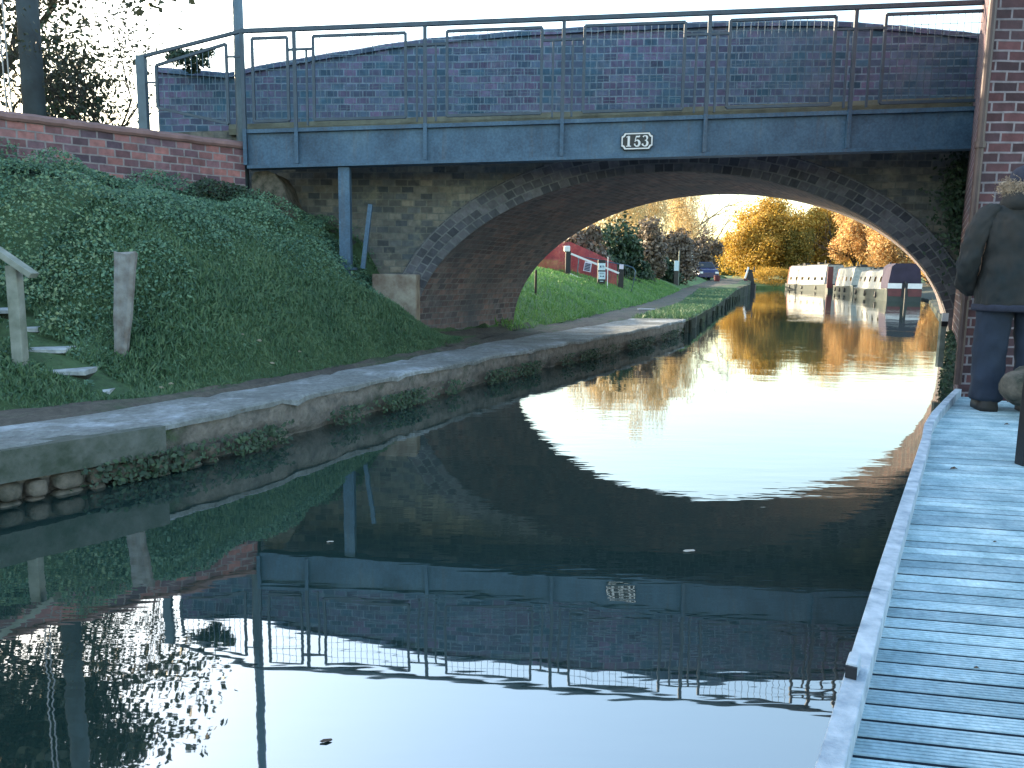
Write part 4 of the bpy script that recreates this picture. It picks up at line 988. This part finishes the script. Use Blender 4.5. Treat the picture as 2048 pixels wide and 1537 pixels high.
a = gp(1134, 497); c_ = MB(); c_.box(a.x-.1, a.x+.1, 26.88, 27.12, a.z-.12, a.z+.08); part(c_, 'post_cap', 'white', gt, bevel=.03)
a = gp(1243, 534, -.14); part(MB().box(a.x-.07, a.x+.07, 26.84, 26.88, a.z-.08, a.z+.08), 'plate', 'signpink', gt)
# notice on the fence
nt_ = empty('notice', gp(1174, 535, -.2), 'white notice sheet with lines of text hung on the sloping fence', 'notice')
a, b, c, d = [gp(*q, -.2) for q in ((1166, 542), (1181, 545), (1184, 526), (1170, 523))]
m_ = MB(); m_.face([a, b, c, d]); m_.face([p+Vector((0, .01, 0)) for p in (a, b, c, d)]); part(m_, 'sheet', 'signpink', nt_)
m_ = MB()
for k in range(5):
    t = .15+.16*k; u = a.lerp(d, t).lerp(b.lerp(c, t), .12)+Vector((0, -.008, 0)); v = a.lerp(d, t).lerp(b.lerp(c, t), .85)+Vector((0, -.008, 0)); m_.bar(u, v, .012, .035)
part(m_, 'text_lines', 'ink', nt_)
# black sign pillar
sp_ = empty('sign_pillar', gp(1203, 602, -1.2), 'black waymarker pillar with two pale sign panels in front of the fence', 'sign')
a = gp(1202, 606, -1.2); b = gp(1204, 520, -1.2); Yp = a.y
part(MB().box(b.x-.125, b.x+.125, Yp, Yp+.16, a.z-.1, b.z), 'pillar', 'black', sp_, bevel=.012)
for (y0, y1) in ((541, 527), (559, 544)):
    p, q = at(1196.5, y0, Yp-.015), at(1211, y1, Yp-.015); pn = part(MB().box(p.x, q.x, Yp-.015, Yp-.004, p.z, q.z), 'sign_panel', 'signblue', sp_, bevel=.008)
    m_ = MB(); cx = (p.x+q.x)/2; h = q.z-p.z; w_ = q.x-p.x
    if y0 == 541:
        m_.face([(p.x+.04, Yp-.018, p.z+.09), (p.x+.11, Yp-.018, p.z+.09), (p.x+.09, Yp-.018, p.z+.17), (p.x+.06, Yp-.018, p.z+.14)]); m_.box(p.x+.13, q.x-.03, Yp-.019, Yp-.016, p.z+.10, p.z+.125); m_.box(p.x+.13, q.x-.05, Yp-.019, Yp-.016, p.z+.14, p.z+.155)
    else:
        m_.box(p.x+.03, q.x-.03, Yp-.019, Yp-.016, q.z-.05, q.z-.035); m_.box(p.x+.04, q.x-.04, Yp-.019, Yp-.016, q.z-.08, q.z-.068)
        for xx in (p.x+.08, q.x-.07): m_.face([(xx-.03, Yp-.018, p.z+.08), (xx+.03, Yp-.018, p.z+.08), (xx+.02, Yp-.018, p.z+.12), (xx-.02, Yp-.018, p.z+.12)])
    o = m_.build('pictogram', M['ink']); o.parent = pn
p = at(1203, 563, Yp-.01); part(MB().box(p.x-.06, p.x+.06, Yp-.012, Yp-.003, p.z-.01, p.z+.012), 'name_strip', 'signblue', sp_)
p = at(1214, 604, 25.6); q = at(1216, 514, 25.6); tag(MB().tube([(p.x, 25.6, p.z-.1), (q.x, 25.6, q.z)], .014, 6).build('thin_rod', M['white']), 'thin pale rod standing right of the black sign pillar', 'rod')
# wire fence panel
hp_ = empty('wire_panel', gp(1250, 605, .4), 'grey temporary wire fence panel with rounded corners at the end of the fence', 'fence panel')
pts_ = [(1150, 600), (1158, 512), (1180, 517), (1255, 532), (1266, 536), (1271, 543), (1269, 555), (1258, 604)]
W3 = [gp(x, y, .5) for x, y in pts_]; part(MB().tube(W3+[gp(1205, 605, .5)], .022, 6), 'frame', 'mesh', hp_)
m_ = MB()
for k in range(22):
    x = 1172+k*4.2; m_.bar(gp(x, 515+(x-1172)*.22, .5), gp(x-4, 602, .5), .006)
part(m_, 'wires', 'mesh', hp_)
# red netting: grid of real strips
rn = empty('safety_netting', gp(1110, 560, .9), 'red plastic safety netting stretched behind the fence on the grass bank', 'netting')
m_ = MB()
def nq(u, v):
    top_ = [(1050, 520), (1098, 488), (1140, 484), (1190, 506), (1234, 528)]; bot = [(1050, 560), (1092, 566), (1140, 568), (1190, 590), (1234, 604)]
    X = 1050+184*u; ty = np.interp(X, [a[0] for a in top_], [a[1] for a in top_]); byy = np.interp(X, [a[0] for a in bot], [a[1] for a in bot])
    return gp(X, ty*(1-v)+byy*v, .9+.1*math.sin(u*25+v*3))
NU, NV = 95, 30
for i in range(NU):
    for j in range(NV):
        a = nq(i/NU, j/NV); b = nq((i+.62)/NU, j/NV); c = nq((i+.62)/NU, (j+1)/NV); d = nq(i/NU, (j+1)/NV); m_.face([a, b, c, d])
        a = nq((i+.6)/NU, j/NV); b = nq((i+1)/NU, j/NV); c = nq((i+1)/NU, (j+.6)/NV); d = nq((i+.6)/NU, (j+.6)/NV); m_.face([a, b, c, d])
part(m_, 'net', 'redmesh', rn)
# notice post further along
np_ = empty('notice_post', at(1356, 575, 42), 'tall thin towpath notice post with a small pale board', 'sign')
a = at(1356, 572, 42); b = at(1359, 502, 42); part(MB().box(b.x-.03, b.x+.03, 41.97, 42.03, a.z-.2, b.z), 'post', 'timber', np_)
p, q = at(1348, 542, 41.95), at(1358, 522, 41.95); part(MB().box(p.x, q.x, 41.92, 41.95, p.z, q.z), 'board', 'signblue', np_)
part(MB().box(p.x+.02, q.x, 41.95, 42.1, a.z-.1, p.z), 'bin', 'black', np_)
sp2 = empty('small_sign', at(1382, 560, 55), 'small pale square sign on a post left of the dark blue car', 'sign')
a = at(1381, 565, 55); p = at(1378, 520, 54.9); q = at(1386, 511, 54.9); part(MB().box(a.x-.05, a.x+.05, 54.95, 55.05, a.z-.2, q.z), 'post', 'timber', sp2); part(MB().box(p.x, q.x, 54.88, 54.94, p.z, q.z), 'board', 'signblue', sp2)
# dark blue car seen from the front
a = at(1397, 561, 60); b = at(1438, 561, 60); cx = (a.x+b.x)/2; zg = a.z
car = empty('parked_car', (cx, 60, zg), 'dark blue car parked facing the camera on the far towpath', 'car')
def csec(y, w_, z0, z1): return [Vector((cx-w_*.96, y, z0)), Vector((cx-w_, y, (z0+z1)/2)), Vector((cx-w_*.88, y, z1)), Vector((cx+w_*.88, y, z1)), Vector((cx+w_, y, (z0+z1)/2)), Vector((cx+w_*.96, y, z0))]
body = part(MB().loft([csec(60, .76, zg+.22, zg+.62), csec(60.25, .84, zg+.2, zg+.82), csec(61.2, .86, zg+.2, zg+.92), csec(63.6, .86, zg+.2, zg+.95), csec(64, .8, zg+.25, zg+.85)]), 'body', 'navy', car, bevel=.04)
def rsec(y, w_, z1): return [Vector((cx-.80, y, zg+.9)), Vector((cx-w_, y, z1)), Vector((cx+w_, y, z1)), Vector((cx+.80, y, zg+.9))]
part(MB().loft([rsec(61.15, .78, zg+.93), rsec(61.8, .62, zg+1.42), rsec(63.2, .62, zg+1.44), rsec(63.7, .74, zg+.96)]), 'cabin', 'navy', car, bevel=.03)
m_ = MB(); m_.face([(cx-.72, 61.18, zg+.97), (cx+.72, 61.18, zg+.97), (cx+.57, 61.72, zg+1.39), (cx-.57, 61.72, zg+1.39)]); part(m_, 'windscreen', 'glassdark', car)
for s in (-1, 1):
    part(MB().box(cx+s*.60-.13, cx+s*.60+.13, 59.97, 60.1, zg+.52, zg+.66), 'headlight', 'white', car)
    for yy_ in (60.75, 63.2): part(MB().tube([(cx+s*.68, yy_, zg+.28), (cx+s*.86, yy_, zg+.28)], .3, 14), 'wheel', 'black', car)
    part(MB().box(cx+s*.93-.08, cx+s*.93+.08, 61.2, 61.3, zg+.95, zg+1.07), 'mirror', 'navy', car)
p = at(1434, 559, 57.5); tag(MB().tube([(p.x, 57.5, p.z-.15), (p.x, 57.5, p.z+.1), (p.x, 57.5, p.z+.28)], [.2, .24, .26], 12).build('red_tub', M['boatred']), 'small red tub on the grass in front of the dark blue car', 'tub')
a = pz(1276, 619, .31); b = pz(1310, 619, .31); tag(MB().box(a.x, b.x, a.y-.12, a.y+.12, .302, .325).build('pale_plank', M['asphalt']), 'pale plank lying across the towpath beyond the arch', 'plank')

# ------------------------------------------------------------------ the standing person, seen from behind
PX, PY, PZ = 3.67, 5.72, DZ
pe = empty('person', (PX, PY, PZ), 'person standing with their back to us on the jetty in a hooded dark coat', 'person')
def skin_obj(name, verts, edges, radii, mat, parent, root=0, sub=2):
    me = bpy.data.meshes.new(name); me.from_pydata(verts, edges, []); o = bpy.data.objects.new(name, me); col.objects.link(o); me.materials.append(M[mat])
    md = o.modifiers.new('skin', 'SKIN'); md.use_smooth_shade = True
    for i, r in enumerate(radii):
        me.skin_vertices[0].data[i].radius = (r, r) if not hasattr(r, '__len__') else r; me.skin_vertices[0].data[i].use_root = (i == root)
    s_ = o.modifiers.new('sub', 'SUBSURF'); s_.levels = s_.render_levels = sub; o.parent = parent; return o
# local space: x right, y away from camera, z up
bv = [(0, 0, .93), (0, .01, 1.12), (0, .02, 1.36), (0, .01, 1.47), (0, -.0, 1.54), (0, .01, 1.66),
      (-.10, 0, .86), (-.12, .02, .48), (-.125, 0, .10), (-.13, .13, .05),
      (.10, 0, .86), (.13, -.01, .48), (.135, -.04, .10), (.15, .09, .05),
      (-.19, .0, 1.38), (-.30, -.02, 1.14), (-.22, .10, .96), (-.17, .16, .92),
      (.19, .0, 1.38), (.30, -.02, 1.14), (.22, .10, .96), (.17, .16, .92)]
be = [(0, 1), (1, 2), (2, 3), (3, 4), (4, 5), (0, 6), (6, 7), (7, 8), (8, 9), (0, 10), (10, 11), (11, 12), (12, 13), (2, 14), (14, 15), (15, 16), (16, 17), (2, 18), (18, 19), (19, 20), (20, 21)]
brd = [(.15, .11), (.13, .10), (.15, .10), (.06, .06), (.08, .09), (.075, .09), .085, .055, .04, .035, .085, .055, .04, .035, .06, .045, .03, .035, .06, .045, .03, .035]
skin_obj('body', bv, be, brd, 'skin', pe)
def ell(c, rx, ry, n=28, wr=0, ph=0, sq=1):
    out = []
    for k in range(n):
        a = 2*math.pi*k/n; w_ = 1+wr*(math.sin(5*a+ph)+.6*math.sin(11*a+ph*1.7)+.4*math.sin(17*a-ph*2.3))
        ca, sa = math.cos(a), math.sin(a); ca = math.copysign(abs(ca)**sq, ca); sa = math.copysign(abs(sa)**sq, sa)
        out.append(Vector((c[0]+rx*w_*ca, c[1]+ry*w_*sa, c[2])))
    return out
def lp_part(mb, name, mat, smooth=True):
    o = mb.build(name, M[mat], pe, smooth=smooth, weld=True); return o
def tubeell(pts, n=20, wr=.0):
    """pts: (centre, rx, ry) rings perpendicular to path"""
    rings = []; C = [Vector(p[0]) for p in pts]
    for i, (c, rx, ry) in enumerate(pts):
        d = (C[min(i+1, len(C)-1)]-C[max(i-1, 0)]).normalized(); a = Vector((0, 1, 0)).cross(d).normalized(); b = d.cross(a)
        rings.append([Vector(c)+a*(rx*(1+wr*math.sin(3*t+i*1.9)+wr*.7*math.sin(7*t-i*2.6))*math.cos(t))+b*(ry*(1+wr*math.sin(4*t-i*1.3))*math.sin(t)) for t in np.linspace(0, 2*math.pi, n, endpoint=False)])
    return rings
# trousers
tr = MB()
tr.loft(tubeell([((-.115, 0, .90), .13, .13), ((-.12, 0, .78), .125, .125), ((-.125, .01, .62), .118, .12), ((-.13, .02, .48), .112, .112), ((-.13, .01, .34), .108, .11), ((-.135, 0, .20), .108, .11), ((-.135, -.01, .10), .112, .118), ((-.135, -.01, .065), .108, .115)], 24, .025))
tr.loft(tubeell([((.115, 0, .90), .13, .13), ((.12, -.01, .78), .125, .125), ((.13, -.01, .62), .118, .12), ((.135, -.02, .48), .112, .112), ((.14, -.03, .34), .108, .11), ((.145, -.04, .20), .108, .11), ((.15, -.05, .10), .112, .118), ((.15, -.05, .065), .108, .115)], 24, .025))
tro = lp_part(tr, 'trousers', 'denim')
for sx, yy in ((-.135, 0), (.155, -.045)):
    m_ = MB(); m_.loft([[Vector((sx+x*.055*s, yy+y_, z)) for x, y_ in ((-1, -.10), (0, -.125), (1, -.10), (1.05, .0), (.95, .12), (0, .17), (-.95, .12), (-1.05, 0))] for z, s in ((0, 1.05), (.03, 1.08), (.07, .98), (.12, .85))])
    lp_part(m_, 'boot', 'boot')
# coat: torso + sleeves in one mesh
ct = MB()
ct.loft([ell((0, 0, z), rx, ry, 40, wr, ph, .88) for z, rx, ry, wr, ph in ((.74, .245, .185, .03, 0), (.78, .262, .20, .028, .3), (.90, .262, .205, .02, .8), (1.02, .25, .20, .018, 1.3), (1.10, .242, .195, .02, 1.9), (1.20, .255, .20, .016, 2.5), (1.32, .268, .195, .012, 3), (1.40, .262, .18, .01, 3.4), (1.46, .22, .16, .01, 3.7), (1.51, .15, .14, .01, 4), (1.55, .11, .12, .0, 4))])
for s in (-1, 1):
    ct.loft(tubeell([((s*.15, 0, 1.45), .085, .10), ((s*.215, 0, 1.425), .10, .105), ((s*.268, -.01, 1.36), .085, .095), ((s*.300, -.015, 1.26), .078, .088), ((s*.325, -.02, 1.17), .074, .08), ((s*.338, -.01, 1.09), .074, .08), ((s*.328, .03, 1.01), .070, .076), ((s*.31, .09, .94), .078, .08), ((s*.26, .14, .90), .07, .07), ((s*.21, .16, .88), .055, .055)], 22, .07))
co_ = lp_part(ct, 'coat', 'cloth')
def folds(o, st_, size):
    sb = o.modifiers.new('sub', 'SUBSURF'); sb.levels = sb.render_levels = 2
    tx = bpy.data.textures.new('folds', 'CLOUDS'); tx.noise_scale = size; tx.noise_depth = 2
    dm = o.modifiers.new('folds', 'DISPLACE'); dm.texture = tx; dm.strength = st_; dm.mid_level = .5; dm.texture_coords = 'LOCAL'
folds(co_, .045, .07)
hb = MB(); hb.loft([ell((0, 0, z), rx, ry, 40, .02, .2, .88) for z, rx, ry in ((.735, .262, .205), (.745, .27, .212), (.775, .272, .212), (.785, .262, .203))]); lp_part(hb, 'hem_band', 'cap')
hd = MB(); hd.loft([ell((0, y_, z), rx, ry, 28, .02, z*9) for z, rx, ry, y_ in ((1.44, .14, .14, -.02), (1.47, .165, .165, -.05), (1.52, .17, .165, -.055), (1.57, .15, .14, -.05), (1.61, .125, .12, -.03), (1.63, .10, .10, 0))])
lp_part(hd, 'hood', 'cloth')
n = 9000; a = rng.uniform(0, 2*math.pi, n); rr = rng.normal(0, .026, n); zz = rng.normal(0, .026, n)
P = np.stack([(.132+rr)*np.cos(a), -.02+(.128+rr)*np.sin(a), 1.615+zz+.02*np.sin(a)], 1); Nn = np.stack([np.cos(a), np.sin(a), rng.normal(0, .4, n)], 1)
o = leaf_mesh('fur_trim', P, rng.normal(size=(n, 3)), rng.uniform(.008, .02, n), M['fur'], aspect=.14, U=Nn+rng.normal(size=(n, 3))*.4); o.parent = pe
cp = MB(); cp.loft([ell((0, 0, z), rx, ry, 28, .008, z*20) for z, rx, ry in ((1.63, .115, .125), (1.67, .118, .128), (1.70, .113, .123), (1.735, .097, .106), (1.76, .072, .08), (1.775, .035, .04), (1.78, .008, .01))]); lp_part(cp, 'knitted_cap', 'cap')
folds(tro, .035, .12)
pe.rotation_euler = (0, 0, R(-12))
